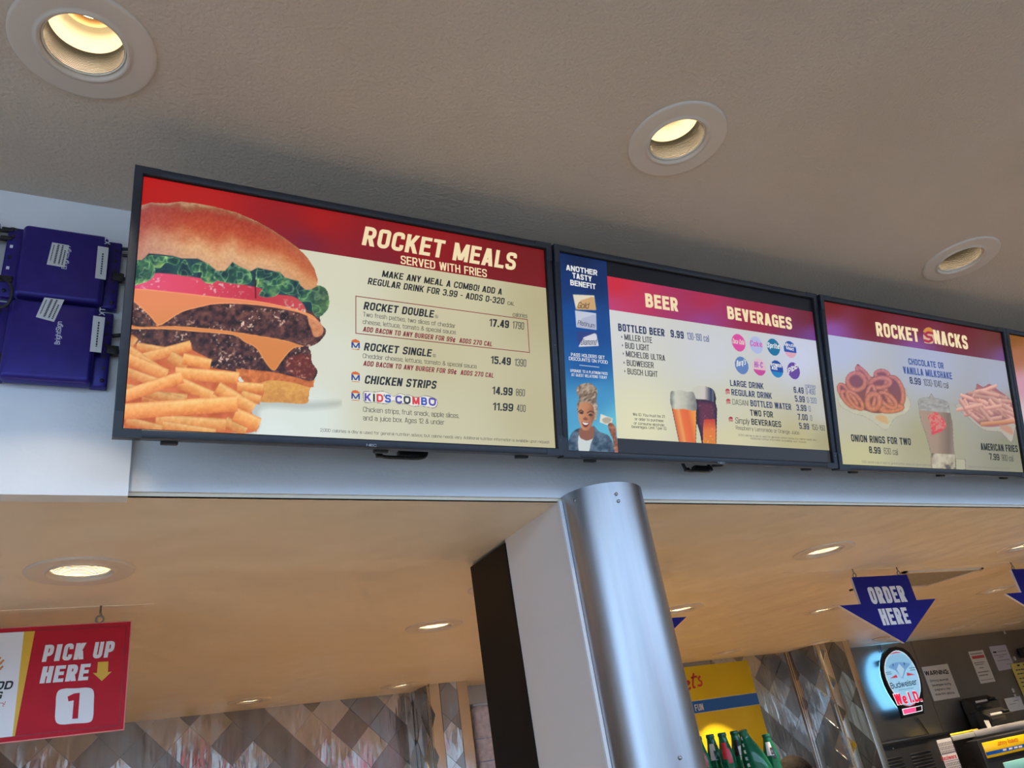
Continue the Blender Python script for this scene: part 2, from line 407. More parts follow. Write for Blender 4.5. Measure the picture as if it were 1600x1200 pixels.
def flat(pl, parent, pts, mat, n=0.0, name='print', px=True, smooth=0, kind=None):
    """one flat printed shape on a plane"""
    P = spline(pts, smooth) if smooth else pts
    V = [(*pl.uv(x, y, n), n) for x, y in P] if px else [(x, y, n) for x, y in P]
    me = bpy.data.meshes.new(name); me.from_pydata(V, [], [tuple(range(len(V)))]); me.materials.append(mat); me.update()
    return link(bpy.data.objects.new(name, me), parent)
class Art:
    """paints over a rectangle of a plane; shapes are given in image pixels measured on the photograph's flat print"""
    def __init__(s, pl, u0, u1, v0, v1, n, step, bg=None):
        s.pl = pl; s.n = n
        nx = max(3, int((u1 - u0) / step)); ny = max(3, int((v1 - v0) / step)); s.nx, s.ny = nx, ny
        U, V = np.meshgrid(np.linspace(u0, u1, nx), np.linspace(v0, v1, ny)); s.U = U.ravel(); s.V = V.ravel()
        s.X, s.Y = pl.pix(s.U, s.V, n)
        s.C = np.zeros((len(s.U), 3)) if bg is None else bg(s.X, s.Y); s.A = np.zeros(len(s.U))
    def mask(s, poly, soft=1.0):
        P = np.array(poly, float); x0, y0 = P.min(0) - 2 * soft; x1, y1 = P.max(0) + 2 * soft
        idx = np.nonzero((s.X >= x0) & (s.X <= x1) & (s.Y >= y0) & (s.Y <= y1))[0]
        m = np.zeros(len(idx))
        if len(idx) == 0: return idx, m
        X = s.X[idx]; Y = s.Y[idx]; ins = np.zeros(len(idx), bool); d2 = np.full(len(idx), 1e9)
        Q = np.roll(P, -1, 0)
        for (ax, ay), (bx, by) in zip(P, Q):
            cr = ((ay > Y) != (by > Y))
            if abs(by - ay) > 1e-12: ins ^= cr & (X < (bx - ax) * (Y - ay) / (by - ay) + ax)
            l2 = (bx - ax) ** 2 + (by - ay) ** 2 + 1e-12
            t = np.clip(((X - ax) * (bx - ax) + (Y - ay) * (by - ay)) / l2, 0, 1)
            d2 = np.minimum(d2, (X - ax - t * (bx - ax)) ** 2 + (Y - ay - t * (by - ay)) ** 2)
        d = np.sqrt(d2) * np.where(ins, 1, -1); s.dist = d
        return idx, np.clip(.5 + d / soft, 0, 1)
    def put(s, idx, m, col):
        col = np.asarray(col, float)
        s.C[idx] = s.C[idx] * (1 - m[:, None]) + (col if col.ndim == 2 else col[None, :]) * m[:, None]
        s.A[idx] = np.maximum(s.A[idx], m)
    def poly(s, pts, col, soft=1.0, smooth=True, k=5, alpha=1.0, paint=True):
        P = spline(pts, k) if smooth else pts
        idx, m = s.mask(P, soft)
        if len(idx) == 0: return
        c = col(s.X[idx], s.Y[idx], s.dist) if callable(col) else col
        s.put(idx, m * alpha, c)
    def stroke(s, pts, wdt, col, soft=1.0, alpha=1.0):
        P = np.array(pts, float); x0, y0 = P.min(0) - wdt; x1, y1 = P.max(0) + wdt
        idx = np.nonzero((s.X >= x0) & (s.X <= x1) & (s.Y >= y0) & (s.Y <= y1))[0]
        if len(idx) == 0: return
        X = s.X[idx]; Y = s.Y[idx]; d2 = np.full(len(idx), 1e9); sg = np.zeros(len(idx))
        for (ax, ay), (bx, by) in zip(P[:-1], P[1:]):
            l2 = (bx - ax) ** 2 + (by - ay) ** 2 + 1e-12
            t = np.clip(((X - ax) * (bx - ax) + (Y - ay) * (by - ay)) / l2, 0, 1)
            q = (X - ax - t * (bx - ax)) ** 2 + (Y - ay - t * (by - ay)) ** 2
            side = ((X - ax) * (by - ay) - (Y - ay) * (bx - ax)) / math.sqrt(l2)
            sg = np.where(q < d2, side, sg); d2 = np.minimum(d2, q)
        d = np.sqrt(d2); m = np.clip(.5 + (wdt / 2 - d) / soft, 0, 1) * alpha
        c = col(X, Y, sg / (wdt / 2)) if callable(col) else col
        s.put(idx, m, c)
    def bar(s, p0, p1, wdt, col, soft=1.0):
        """square-ended stick; col(X, Y, s) with s across the width from -1 to 1"""
        p0 = np.array(p0, float); p1 = np.array(p1, float); d = (p1 - p0) / np.linalg.norm(p1 - p0); nn = np.array([d[1], -d[0]])
        P = [p0 + nn * wdt / 2, p1 + nn * wdt / 2, p1 - nn * wdt / 2, p0 - nn * wdt / 2]
        idx, m = s.mask(P, soft)
        if len(idx) == 0: return
        sg = ((s.X[idx] - p0[0]) * nn[0] + (s.Y[idx] - p0[1]) * nn[1]) / (wdt / 2)
        s.put(idx, m, col(s.X[idx], s.Y[idx], sg) if callable(col) else col)
    def fill(s, fn):
        s.C = fn(s.X, s.Y); s.A[:] = 1
    def build(s, name, mat, parent):
        nx, ny = s.nx, s.ny
        keep = (s.A > .5).reshape(ny, nx)
        cell = keep[:-1, :-1] & keep[1:, :-1] & keep[:-1, 1:] & keep[1:, 1:]
        J, I = np.nonzero(cell); a = J * nx + I
        F = np.stack([a, a + 1, a + nx + 1, a + nx], 1)
        used = np.unique(F); remap = np.full(nx * ny, -1); remap[used] = np.arange(len(used)); F = remap[F]
        me = bpy.data.meshes.new(name)
        me.vertices.add(len(used)); co = np.stack([s.U[used], s.V[used], np.full(len(used), s.n)], 1)
        me.vertices.foreach_set('co', co.ravel().astype(np.float32))
        me.loops.add(len(F) * 4); me.loops.foreach_set('vertex_index', F.ravel().astype(np.int32))
        me.polygons.add(len(F)); me.polygons.foreach_set('loop_start', (np.arange(len(F)) * 4).astype(np.int32))
        me.update(calc_edges=True)
        ca = me.color_attributes.new('Col', 'FLOAT_COLOR', 'POINT')
        c4 = np.ones((len(used), 4)); c4[:, :3] = lin(np.clip(s.C[used], 0, 255))
        ca.data.foreach_set('color', c4.ravel().astype(np.float32))
        me.materials.append(mat)
        return link(bpy.data.objects.new(name, me), parent)

def crop(x0, y0, s):
    return lambda *pts: [(x0 + a * s, y0 + b * s) for a, b in pts]

# ------------------------------------------------------------------ materials
M = {}
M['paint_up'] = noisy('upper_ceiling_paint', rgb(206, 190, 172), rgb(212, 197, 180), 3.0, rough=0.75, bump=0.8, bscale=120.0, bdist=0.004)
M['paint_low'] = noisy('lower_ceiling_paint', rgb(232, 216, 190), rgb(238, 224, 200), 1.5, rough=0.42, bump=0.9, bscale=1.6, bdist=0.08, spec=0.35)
M['wall_white'] = noisy('soffit_white_paint', rgb(226, 228, 230), rgb(235, 236, 238), 6.0, rough=0.6, bump=0.25, bscale=90.0, bdist=0.003)
M['wing_white'] = noisy('wing_wall_laminate', rgb(222, 214, 208), rgb(228, 221, 216), 2.0, rough=0.4)
M['black_panel'] = noisy('black_laminate', rgb(19, 15, 11), rgb(23, 18, 13), 5.0, rough=0.5, spec=0.2)
M['steel'] = noisy('brushed_steel', (0.50, 0.48, 0.46, 1), (0.62, 0.60, 0.58, 1), 3.0, rough=0.24, rough2=0.40, metal=1.0, bump=0.05, bscale=30.0, stretch=(6, 6, 0.25))
M['steel_col'] = noisy('column_steel', (0.40, 0.40, 0.42, 1), (0.54, 0.54, 0.56, 1), 4.0, rough=0.30, rough2=0.42, metal=1.0, bump=0.03, bscale=18.0, stretch=(5, 5, 0.35), bdist=0.004)
M['steel_trim'] = noisy('polished_trim', (0.66, 0.64, 0.62, 1), (0.76, 0.74, 0.72, 1), 2.0, rough=0.16, rough2=0.28, metal=1.0, bump=0.05, bscale=6.0, stretch=(3, 3, 0.6))
M['steel_plain'] = noisy('plain_steel_sheet', (0.30, 0.27, 0.24, 1), (0.42, 0.385, 0.34, 1), 1.2, rough=0.26, rough2=0.42, metal=1.0, bump=0.06, bscale=5.0, stretch=(1, 1, 0.5), bdist=0.02)
M['tile_a'] = noisy('quilted_steel_bright_reflection', (0.50, 0.485, 0.46, 1), (0.60, 0.585, 0.56, 1), 5.0, rough=0.10, rough2=0.20, metal=1.0, bump=0.9, bscale=3.2, stretch=(2.6, 2.6, 0.5), bdist=0.02, pos=True)  # one steel in two tones: bright and dim reflections put into the base colour
M['tile_b'] = noisy('quilted_steel_dim_reflection', (0.24, 0.225, 0.205, 1), (0.32, 0.30, 0.275, 1), 5.0, rough=0.18, rough2=0.30, metal=1.0, bump=0.5, bscale=3.2, stretch=(2.6, 2.6, 0.5), bdist=0.02, pos=True)
M['wall_warm'] = plain('kitchen_wall_paint', rgb(196, 176, 148), 0.7)
M['wall_front'] = plain('front_wall_paint', rgb(200, 196, 190), 0.7)
M['trim_white'] = plain('downlight_white_enamel', rgb(216, 203, 188), 0.45)
M['baffle'] = plain('downlight_baffle', rgb(76, 72, 66), 0.6, 0.0, spec=0.15)
M['groove'] = plain('baffle_groove_shade', (.012, .011, .010, 1), 0.6)  # shade between the ribs put into the groove colour
M['reflector'] = plain('downlight_reflector', rgb(240, 232, 214), 0.45)
M['socket'] = plain('lamp_socket_bronze', rgb(150, 112, 70), 0.4, 0.3)
M['lamp'] = glow('lamp_glow', (1.0, 0.82, 0.5, 1), 14.0)
M['bezel'] = noisy('display_bezel_plastic', rgb(34, 39, 48), rgb(40, 45, 55), 40.0, rough=0.42)
M['black'] = plain('black_plastic', (0.012, 0.012, 0.013, 1), 0.45)
M['blackmatte'] = plain('black_recess', (0.004, 0.004, 0.004, 1), 0.8)
M['cable'] = plain('black_cable_rubber', (0.012, 0.012, 0.012, 1), 0.5)
M['screw'] = plain('screw_steel', (0.35, 0.35, 0.36, 1), 0.35, 1.0)
M['hook'] = plain('hook_steel', (0.22, 0.2, 0.17, 1), 0.3, 1.0)
M['vent_grey'] = noisy('vent_mesh_grey', rgb(120, 112, 100), rgb(140, 131, 118), 60.0, rough=0.6)

def checker(name, c1, c2, scale, rough):
    m, nt, b = material(name); N = nt.nodes; L = nt.links
    tc = N.new('ShaderNodeTexCoord'); ck = N.new('ShaderNodeTexChecker'); ck.inputs['Scale'].default_value = scale
    ck.inputs['Color1'].default_value = c1; ck.inputs['Color2'].default_value = c2
    L.new(tc.outputs['Object'], ck.inputs['Vector']); L.new(ck.outputs['Color'], b.inputs['Base Color'])
    b.inputs['Roughness'].default_value = rough
    return m
M['floor'] = checker('floor_tiles', rgb(168, 146, 122), rgb(150, 126, 102), 3.3, 0.45)

# ------------------------------------------------------------------ the room
ZU, ZL = 3.1351, 2.3772                        # upper (public) and lower (kitchen) ceiling
YB, YR = 1.739, 1.76                           # soffit: end box face, recessed face
BOXX = 0.039
UPL = [(-0.113, 1.25), (1.262, 1.082), (2.694, 1.244)]
LOWL = [(-0.048, 2.341), (1.382, 3.409), (0.899, 5.396), (1.894, 5.397), (2.780, 2.327), (2.811, 3.403), (4.272, 3.743),
        (4.264, 2.327), (5.760, 3.471), (7.970, 5.349), (9.022, 5.394), (5.960, 5.36), (4.876, 5.412), (7.006, 5.476), (1.40, 2.72)]
AP = 0.0775
YE, ZH = -0.55, 4.7                            # front edge of the upper ceiling, height of the hall in front of it

def holed_sheet(name, x0, x1, y0, y1, z, holes, r, mat):
    """flat ceiling with round openings: free rectangles around one ring-shaped patch per opening"""
    mb = MB(); rects = [(x0, x1, y0, y1)]; s = 0.15
    for hx, hy in holes:
        nr = []
        for (a, b, c, d) in rects:
            l, rr, lo, hi = max(a, hx - s), min(b, hx + s), max(c, hy - s), min(d, hy + s)
            if l >= rr or lo >= hi: nr.append((a, b, c, d)); continue
            if lo > c: nr.append((a, b, c, lo))
            if hi < d: nr.append((a, b, hi, d))
            if l > a: nr.append((a, l, lo, hi))
            if rr < b: nr.append((rr, b, lo, hi))
        rects = nr
        N = 48; vs = []
        for k in range(N):
            t = 2 * PI * (k + .5) / N; c_, s_ = math.cos(t), math.sin(t); q = s / max(abs(c_), abs(s_))
            vs += [(hx + r * c_, hy + r * s_, z), (hx + q * c_, hy + q * s_, z)]
        mb.add(vs, [(2 * k, 2 * k + 1, (2 * k + 3) % (2 * N), (2 * k + 2) % (2 * N)) for k in range(N)])
        for sx in (-1, 1):
            for sy in (-1, 1):
                cx, cy = hx + sx * s, hy + sy * s; c0 = (hx + sx * s, hy + sy * s * math.tan(PI / 4 - PI / N)); c1 = (hx + sx * s * math.tan(PI / 4 - PI / N), hy + sy * s)
                mb.add([(cx, cy, z), (*c0, z), (*c1, z)], [(0, 1, 2)])
    for (a, b, c, d) in rects: mb.add([(a, c, z), (b, c, z), (b, d, z), (a, d, z)], [(0, 1, 2, 3)])
    return structure(name, mb, mat)

structure('floor', MB().box(-5, 12.5, -5.2, 6.4, -0.1, 0.0), M['floor'])
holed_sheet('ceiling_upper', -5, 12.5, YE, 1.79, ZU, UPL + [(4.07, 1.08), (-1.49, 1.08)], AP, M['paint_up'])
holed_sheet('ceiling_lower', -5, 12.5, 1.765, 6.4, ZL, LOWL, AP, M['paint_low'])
structure('ceiling_edge', MB().box(BOXX, 12.5, 1.765, 1.775, ZL, ZL + 0.03), M['paint_low'])
structure('wall_soffit', MB().box(BOXX - 0.05, 12.5, YR, YR + 0.02, 2.3853, ZU + 0.02), M['wall_white'])
structure('wall_soffit_end', MB().box(-5, BOXX, YB, YR + 0.02, 2.3677, ZU + 0.02), M['wall_white'])
structure('trim_1', MB().box(BOXX, 12.5, YR - 0.0025, YR + 0.001, 2.3853, 2.425), M['wall_white'])
structure('wall_left', MB().box(-5.1, -5, YE, 6.4, 0, ZH), M['wall_warm'])
structure('wall_right', MB().box(12.5, 12.6, -5.2, 6.4, 0, ZH), M['wall_warm'])
structure('wall_fascia', MB().box(-5, 12.5, YE - 0.05, YE, ZU, ZH), M['wall_front'])
structure('ceiling_hall', MB().box(-5, 12.5, -5.2, YE, ZH, ZH + 0.1), M['wall_front'])
wf = MB(); wf.box(-5.1, -4.5, -5.1, -5, 0, ZH); wf.box(12.0, 12.5, -5.1, -5, 0, ZH); wf.box(-4.5, 12.0, -5.1, -5, 4.5, ZH); wf.box(-4.5, 12.0, -5.1, -5, 0, 0.2)
structure('wall_front', wf, M['wall_front'])
# outside: paving and a facade across the way, seen only as reflections
structure('ground_outside', MB().box(-20, 26, -16, -5.1, -0.12, -0.02), plain('paving', rgb(176, 168, 158), 0.8))
structure('wall_opposite', MB().box(-20, 26, -16.2, -16, -0.1, 4.6), plain('facade_paint', rgb(186, 172, 164), 0.8))
structure('red_reflection_block', MB().box(5.0, 7.6, -16.0, -15.2, 1.6, 3.3), plain('reflection_block_red', rgb(214, 40, 52), 0.7))  # unseen red block, added so the steel reflects pink and red
# front service counter below the menu boards (out of the picture, it throws the light back up)
cn = structure('counter', MB().box(-5, 12.0, 1.70, 2.25, 0.0, 1.02), M['wall_warm'])
MB().rbox(-5, 12.0, 1.45, 2.30, 1.02, 1.06, 0.008).build('counter_top', plain('counter_top_stone', rgb(232, 220, 200), 0.3), cn)

# wing wall behind the column: pale laminate then a black end panel
wing = structure('wall_wing', MB().box(1.126, 1.384, YR, 2.115, 0.0, ZL), M['wing_white'])
MB().box(1.122, 1.388, 2.115, 2.388, 0.0, ZL - 0.010).build('black_end_panel', M['black_panel'], wing)
MB().box(1.121, 1.131, YR - 0.004, YR + 0.004, 0.0, ZL - 0.002).build('edge_strip', plain('edge_strip_white', rgb(232, 232, 236), 0.35), wing)

# half-round steel column cover
colm = empty('steel_column', (1.258, YR, 0), label='half-round brushed steel column cover under the menu boards', cat='column')
MB().lathe([(0.1255, 0.0), (0.1255, 2.388)], 64, a0=PI, a1=2 * PI).build('column_shell', M['steel_col'], colm)
MB().lathe([(0.1235, 0.0), (0.1235, 2.388)], 48, a0=PI, a1=2 * PI).lathe([(0.1235, 2.388), (0.1255, 2.388)], 48, smooth=False, a0=PI, a1=2 * PI).build('shell_edge', M['steel_trim'], colm)
MB().lathe([(0.1262, 0.0), (0.1262, 2.387)], 32, a0=PI, a1=PI + 0.93).build('overlap_sheet', M['steel_col'], colm)
for (sx, sy) in ((898, 782), (963, 772), (966, 783), (1063, 1184)):
    best = None
    for k in range(200):
        a = PI + PI * k / 199; P = np.array([1.258 + .1262 * math.cos(a), YR + .1262 * math.sin(a)])
        d = ray(sx, sy); t = P[1] / d[1]; e = abs(d[0] * t - P[0])
        if math.sin(a) < -0.02 and (best is None or e < best[0]): best = (e, a, CAMZ + d[2] * t)
    a, z = best[1], best[2]
    c = Vector((math.cos(a), math.sin(a), 0)); p = c * 0.1262 + Vector((0, 0, z))
    MB().tube([p, p + c * 0.0018, p + c * 0.0030], [0.0048, 0.0046, 0.0025], 12).build('screw', M['screw'], colm)

# ------------------------------------------------------------------ quilted steel back wall
def clip(poly, ax, lim, keep_less):
    out = []
    for i in range(len(poly)):
        a, b = poly[i - 1], poly[i]
        ia = (a[ax] <= lim) if keep_less else (a[ax] >= lim); ib = (b[ax] <= lim) if keep_less else (b[ax] >= lim)
        if ia != ib:
            t = (lim - a[ax]) / (b[ax] - a[ax]); out.append((a[0] + t * (b[0] - a[0]), a[1] + t * (b[1] - a[1])))
        if ib: out.append(b)
    return out
HD = 0.133
def tile_mesh(poly, tilt, proud, mat):
    cx = sum(p[0] for p in poly) / len(poly); cz = sum(p[1] for p in poly) / len(poly); n = len(poly)
    vs = []; fs = []
    for sc, pr in ((1.0, 0.0), (0.995, proud)):
        for x, z in poly:
            dx, dz = (x - cx) * sc, (z - cz) * sc
            vs.append((cx + dx, -(pr + (tilt[0] * dx + tilt[1] * dz if sc < 1 else 0)), cz + dz))
    for i in range(n): fs.append((i, (i + 1) % n, n + (i + 1) % n, n + i))
    fs.append(tuple(range(n, 2 * n)))
    mb = MB(); mb.add(vs, fs, False); return mb.mesh('diamond_panel', mat)
_full = {}
def diamonds(parent, x0, x1, z0, z1, Y, hd=HD, ox=1.0, oz=2.312, axis='y'):
    """quilted diamonds on a wall face; axis 'y' faces -Y at depth Y, axis 'x' faces -X at X=Y (x0,x1 then run along Y)"""
    k0 = int(math.floor((x0 - ox) / hd)) - 1; k1 = int(math.ceil((x1 - ox) / hd)) + 1
    m0 = int(math.floor((z0 - oz) / hd)) - 1; m1 = int(math.ceil((z1 - oz) / hd)) + 1
    for k in range(k0, k1 + 1):
        for m in range(m0, m1 + 1):
            if (k + m) % 2: continue
            cx, cz = ox + k * hd, oz + m * hd; g = hd - 0.0012
            poly = [(g, 0), (0, g), (-g, 0), (0, -g)]
            a, b, c, d = x0 - cx, x1 - cx, z0 - cz, z1 - cz
            cl = clip(clip(clip(clip(poly, 0, a, False), 0, b, True) if True else 0, 1, c, False), 1, d, True)
            if len(cl) < 3: continue
            ar = abs(sum(cl[i - 1][0] * cl[i][1] - cl[i][0] * cl[i - 1][1] for i in range(len(cl)))) / 2
            if ar < 0.0004: continue
            q = (k * 7 + m * 13 + (k * m) % 5) % 6
            mat = M['tile_a'] if (m % 2 == 0) == ((k // 2 + m // 2) % 3 != 0) else M['tile_b']
            tilt = ((-.028, .012, .032, -.015, .022, -.022)[q], (.012, -.02, .0, .02, -.014, .006)[q])
            if ar > 2 * g * g - 1e-5:
                key = (q, mat.name, hd)
                if key not in _full: _full[key] = tile_mesh(poly, tilt, 0.0045, mat)
                me = _full[key]
            else: me = tile_mesh(cl, tilt, 0.0045, mat)
            o = bpy.data.objects.new('diamond_panel', me)
            if axis == 'y': o.location = (cx, Y, cz)
            else: o.location = (Y, cx, cz); o.rotation_euler = (0, 0, -PI / 2)
            link(o, parent)

wb = structure('wall_back', MB().box(-5, 6.06, 5.862, 5.95, 0.0, ZL + 0.02), M['steel_plain'])
diamonds(wb, -0.75, 2.12, 1.52, ZL, 5.862)
diamonds(wb, 5.05, 5.97, 1.25, ZL, 5.862)
for x in (2.085,):
    MB().box(x, x + 0.05, 5.848, 5.862, 0.0, ZL).build('corner_trim', M['steel_trim'], wb)
for x in (5.985, 6.012):
    MB().rbox(x, x + 0.024, 5.842, 5.862, 0.0, ZL, 0.004).build('corner_trim', M['steel_trim'], wb)
# right-hand plain sheet wall, a little deeper
wr = structure('wall_kitchen_right', MB().box(6.40, 12.5, 6.10, 6.2, 0.0, ZL + 0.02), M['steel_plain'])
MB().box(8.175, 8.178, 6.0985, 6.1, 0.0, ZL).build('sheet_joint', M['black'], wr)
for (bx, by) in ((1569, 988), (1585, 1029), (1582.5, 1079), (1586, 1088)):
    P = on_y(bx, by, 6.1); MB().box(P[0] - .012, P[0] + .012, 6.088, 6.1, P[2] - .022, P[2] + .022).build('wall_clip', plain('clip_white', rgb(225, 220, 210), 0.4), wr)
# piers
def pier(name, x0, x1, y0, y1, sw):
    p = structure(name, MB().box(x0, x1, y0, y1, 0.0, ZL + 0.01), M['steel_plain'])
    for a in (x0 - 0.003, x1 - sw + 0.003):
        MB().rbox(a, a + sw, y0 - 0.006, y0 + 0.004, 0.0, ZL, 0.002).build('corner_trim', M['steel_trim'], p)
    MB().rbox(x0 - 0.006, x0 + 0.004, y0 - 0.006, y0 + 0.035, 0.0, ZL, 0.002).build('corner_trim', M['steel_trim'], p)
    diamonds(p, x0 + sw, x1 - sw, 1.2, ZL, y0, ox=(x0 + x1) / 2, oz=2.25)
    diamonds(p, y0 + 0.04, y1 - 0.01, 1.2, ZL, x0, ox=(y0 + y1) / 2, oz=2.30, axis='x')
    return p
pier('wall_pier', 2.142, 2.438, 5.505, 5.87, 0.082)
pier('wall_pier.001', 6.032, 6.425, 5.46, 6.10, 0.082)

# ------------------------------------------------------------------ downlights
def downlight_proto():
    t = bpy.data.objects.new('downlight', None)
    mk = lambda mb, n, m: bpy.data.objects.new(n, mb.mesh(n, m))
    ring = [(0.1325, 0.0), (0.1325, -0.003), (0.130, -0.0058), (0.126, -0.0066), (0.092, -0.0046), (0.0875, -0.0046), (0.0855, -0.0075), (0.0815, -0.0088),
            (0.0785, -0.0070), (0.0770, -0.003), (0.0765, 0.004)]
    p = [mk(MB().lathe(ring, 64), 'trim_ring', M['trim_white'])]
    lip = [(0.0765, 0.004), (0.0745, 0.001), (0.0728, 0.001), (0.0722, 0.006)]
    p.append(mk(MB().lathe(lip, 64), 'inner_lip', M['reflector']))
    rib = []
    z = 0.005
    while z < 0.066:
        rib += [(0.0742, z), (0.0712, z + 0.0005), (0.0712, z + 0.0023), (0.0742, z + 0.0028)]; z += 0.0044
    rb = mk(MB().lathe(rib, 56, smooth=False), 'ribbed_baffle', M['baffle'])
    rb.data.materials.append(M['groove']); n_ = len(rib) - 1
    for i, pg in enumerate(rb.data.polygons): pg.material_index = 1 if (i % n_) % 4 == 3 else 0
    p.append(rb)
    p.append(mk(MB().lathe([(0.0738, 0.068), (0.074, 0.074), (0.071, 0.100), (0.064, 0.118), (0.053, 0.122)], 56), 'reflector', M['reflector']))
    p.append(mk(MB().lathe([(0.053, 0.122), (0.052, 0.138), (0.046, 0.140)], 40), 'lamp_socket', M['socket']))
    p.append(mk(MB().lathe([(0.046, 0.140), (0.030, 0.136), (0.0001, 0.134)], 40), 'lamp', M['lamp']))
    p.append(mk(MB().lathe([(0.080, 0.0), (0.080, 0.15), (0.0001, 0.15)], 32), 'can_housing', M['black']))
    return p
_dl = downlight_proto()
def downlight(x, y, z, label, power, group, tone=(1.0, 0.79, 0.52)):
    t = empty('downlight', (x, y, z), label=label, cat='downlight', group=group)
    for q in _dl:
        c = q.copy(); link(c, t)
    low = group == G2
    l = bpy.data.lights.new('downlight_spot', 'SPOT'); l.energy = power; l.color = tone; l.spot_size = math.radians(70); l.spot_blend = 0.12
    l.shadow_soft_size = 0.03
    lo = bpy.data.objects.new('downlight_spot', l); lo.location = (0, 0, 0.112); link(lo, t)
    return t
G1 = 'recessed downlights in the upper ceiling'; G2 = 'recessed downlights in the lower kitchen ceiling'
for (x, y), lb in zip(UPL, ('large glowing recessed downlight at the top left of the upper ceiling',
                            'glowing recessed downlight above the beer menu board',
                            'recessed downlight above the snacks menu board')):
    downlight(x, y, ZU, lb, LAMP_UP, G1)
for (x, y, sd) in ((4.07, 1.08, 'right'), (-1.49, 1.08, 'left')):
    downlight(x, y, ZU, 'recessed downlight in the upper ceiling just past the %s picture edge' % sd, LAMP_UP, G1)
LL = ['recessed downlight with wide white ring above the red pick up sign',
      'recessed downlight in the lower ceiling left of the black end panel',
      'flat-looking downlight near the quilted steel wall, left of the other one there',
      'small downlight near the quilted steel wall, beside the left steel pier',
      'recessed downlight up left of the blue order arrow',
      'recessed downlight right beside the steel column',
      'downlight low left of the blue order arrow, level with its wings',
      'downlight at the right edge above the second blue arrow',
      'downlight between the two blue arrows, below the grey ceiling vent',
      'small downlight above the notices on the steel wall, left one',
      'small downlight above the notices, at the right edge',
      'thin bright downlight above the right steel pier',
      'thin bright downlight above the yellow sign',
      'tiny downlight right behind the tip of the blue order arrow',
      'pale downlight ring half hidden by the black end panel']
for (x, y), lb in zip(LOWL, LL): downlight(x, y, ZL, lb, LAMP_BACK if y > 5 else LAMP_LOW, G2)

# grey return-air vent in the lower ceiling
v = empty('ceiling_vent', (4.225, 2.965, ZL), label='grey ceiling vent panel behind the blue order arrow', cat='vent')
MB().box(-0.33, 0.33, -0.175, 0.175, -0.004, 0.0).build('vent_panel', M['vent_grey'], v)
fr = MB(); fr.box(-0.35, 0.35, -0.195, -0.172, -0.009, 0.0); fr.box(-0.35, 0.35, 0.172, 0.195, -0.009, 0.0); fr.box(-0.35, -0.327, -0.195, 0.195, -0.009, 0.0); fr.box(0.327, 0.35, -0.195, 0.195, -0.009, 0.0)
fr.build('vent_frame', M['trim_white'], v)
# shallow joint cover running along the lower ceiling where the signs hang
structure('trim_2', MB().box(-5, 0.16, 2.742, 2.752, ZL - 0.0015, ZL).box(2.9, 5.4, 2.690, 2.700, ZL - 0.0015, ZL), M['paint_low'])

# ------------------------------------------------------------------ menu displays
M['disp'] = picture_material('display_picture', True)
def T(name, *c): M[name] = glow('display_ink_' + name, rgb(*c), 1.0); return M[name]
INK = T('ink', 16, 15, 16); CREAM = T('cream', 238, 216, 172); WHITE = T('white', 226, 226, 224); REDT = T('red', 128, 22, 28)
NAVY = T('navy', 28, 38, 84); BLUE = T('blue', 44, 70, 138); GREY = T('grey', 44, 42, 41); LGREY = T('lgrey', 120, 116, 104); PINKW = T('pinkw', 222, 204, 200)
TW, TH, BZ, RC = 1.0545, 0.601, 0.0175, 0.012
def idw(anch, p=2.5):
    A = np.array([(a[0], a[1]) for a in anch], float); Cc = np.array([a[2] for a in anch], float)
    def f(X, Y, *_):
        w_ = np.stack([1.0 / (((X - x) ** 2 + (Y - y) ** 2) + 60.0) ** (p / 2) for x, y in A], -1)
        return (w_ @ Cc) / w_.sum(-1, keepdims=True)
    return f
def tv_plane(q):
    x, y, z, t, ro, yaw = q
    ri = np.array([math.cos(yaw), math.sin(yaw), 0]); up = np.array([0, -math.sin(t), math.cos(t)]); up = up - up.dot(ri) * ri; up /= np.linalg.norm(up)
    r2 = ri * math.cos(ro) + up * math.sin(ro); u2 = up * math.cos(ro) - ri * math.sin(ro)
    return Plane((x, y, z + CAMZ), r2, u2)
TVQ = [(-0.0038, 1.4294, 1.2931, 0.2411, 0.0077, 0.0121), (1.0553, 1.4335, 1.2963, 0.2681, 0.0060, 0.0120), (2.1130, 1.4350, 1.2955, 0.2815, -0.001, -0.0060)]
TVP = [tv_plane(q) for q in TVQ]
_p = TVP[2]; TVP.append(Plane(_p.o + _p.u * (TW + 0.003), _p.u, _p.v))
TVL = ['menu board display with burger and fries, headed ROCKET MEALS', 'menu board display with blue side panel, headed BEER and BEVERAGES',
       'menu board display with onion rings and milkshake, headed ROCKET SNACKS', 'menu board display with orange top, cut by the right picture edge']
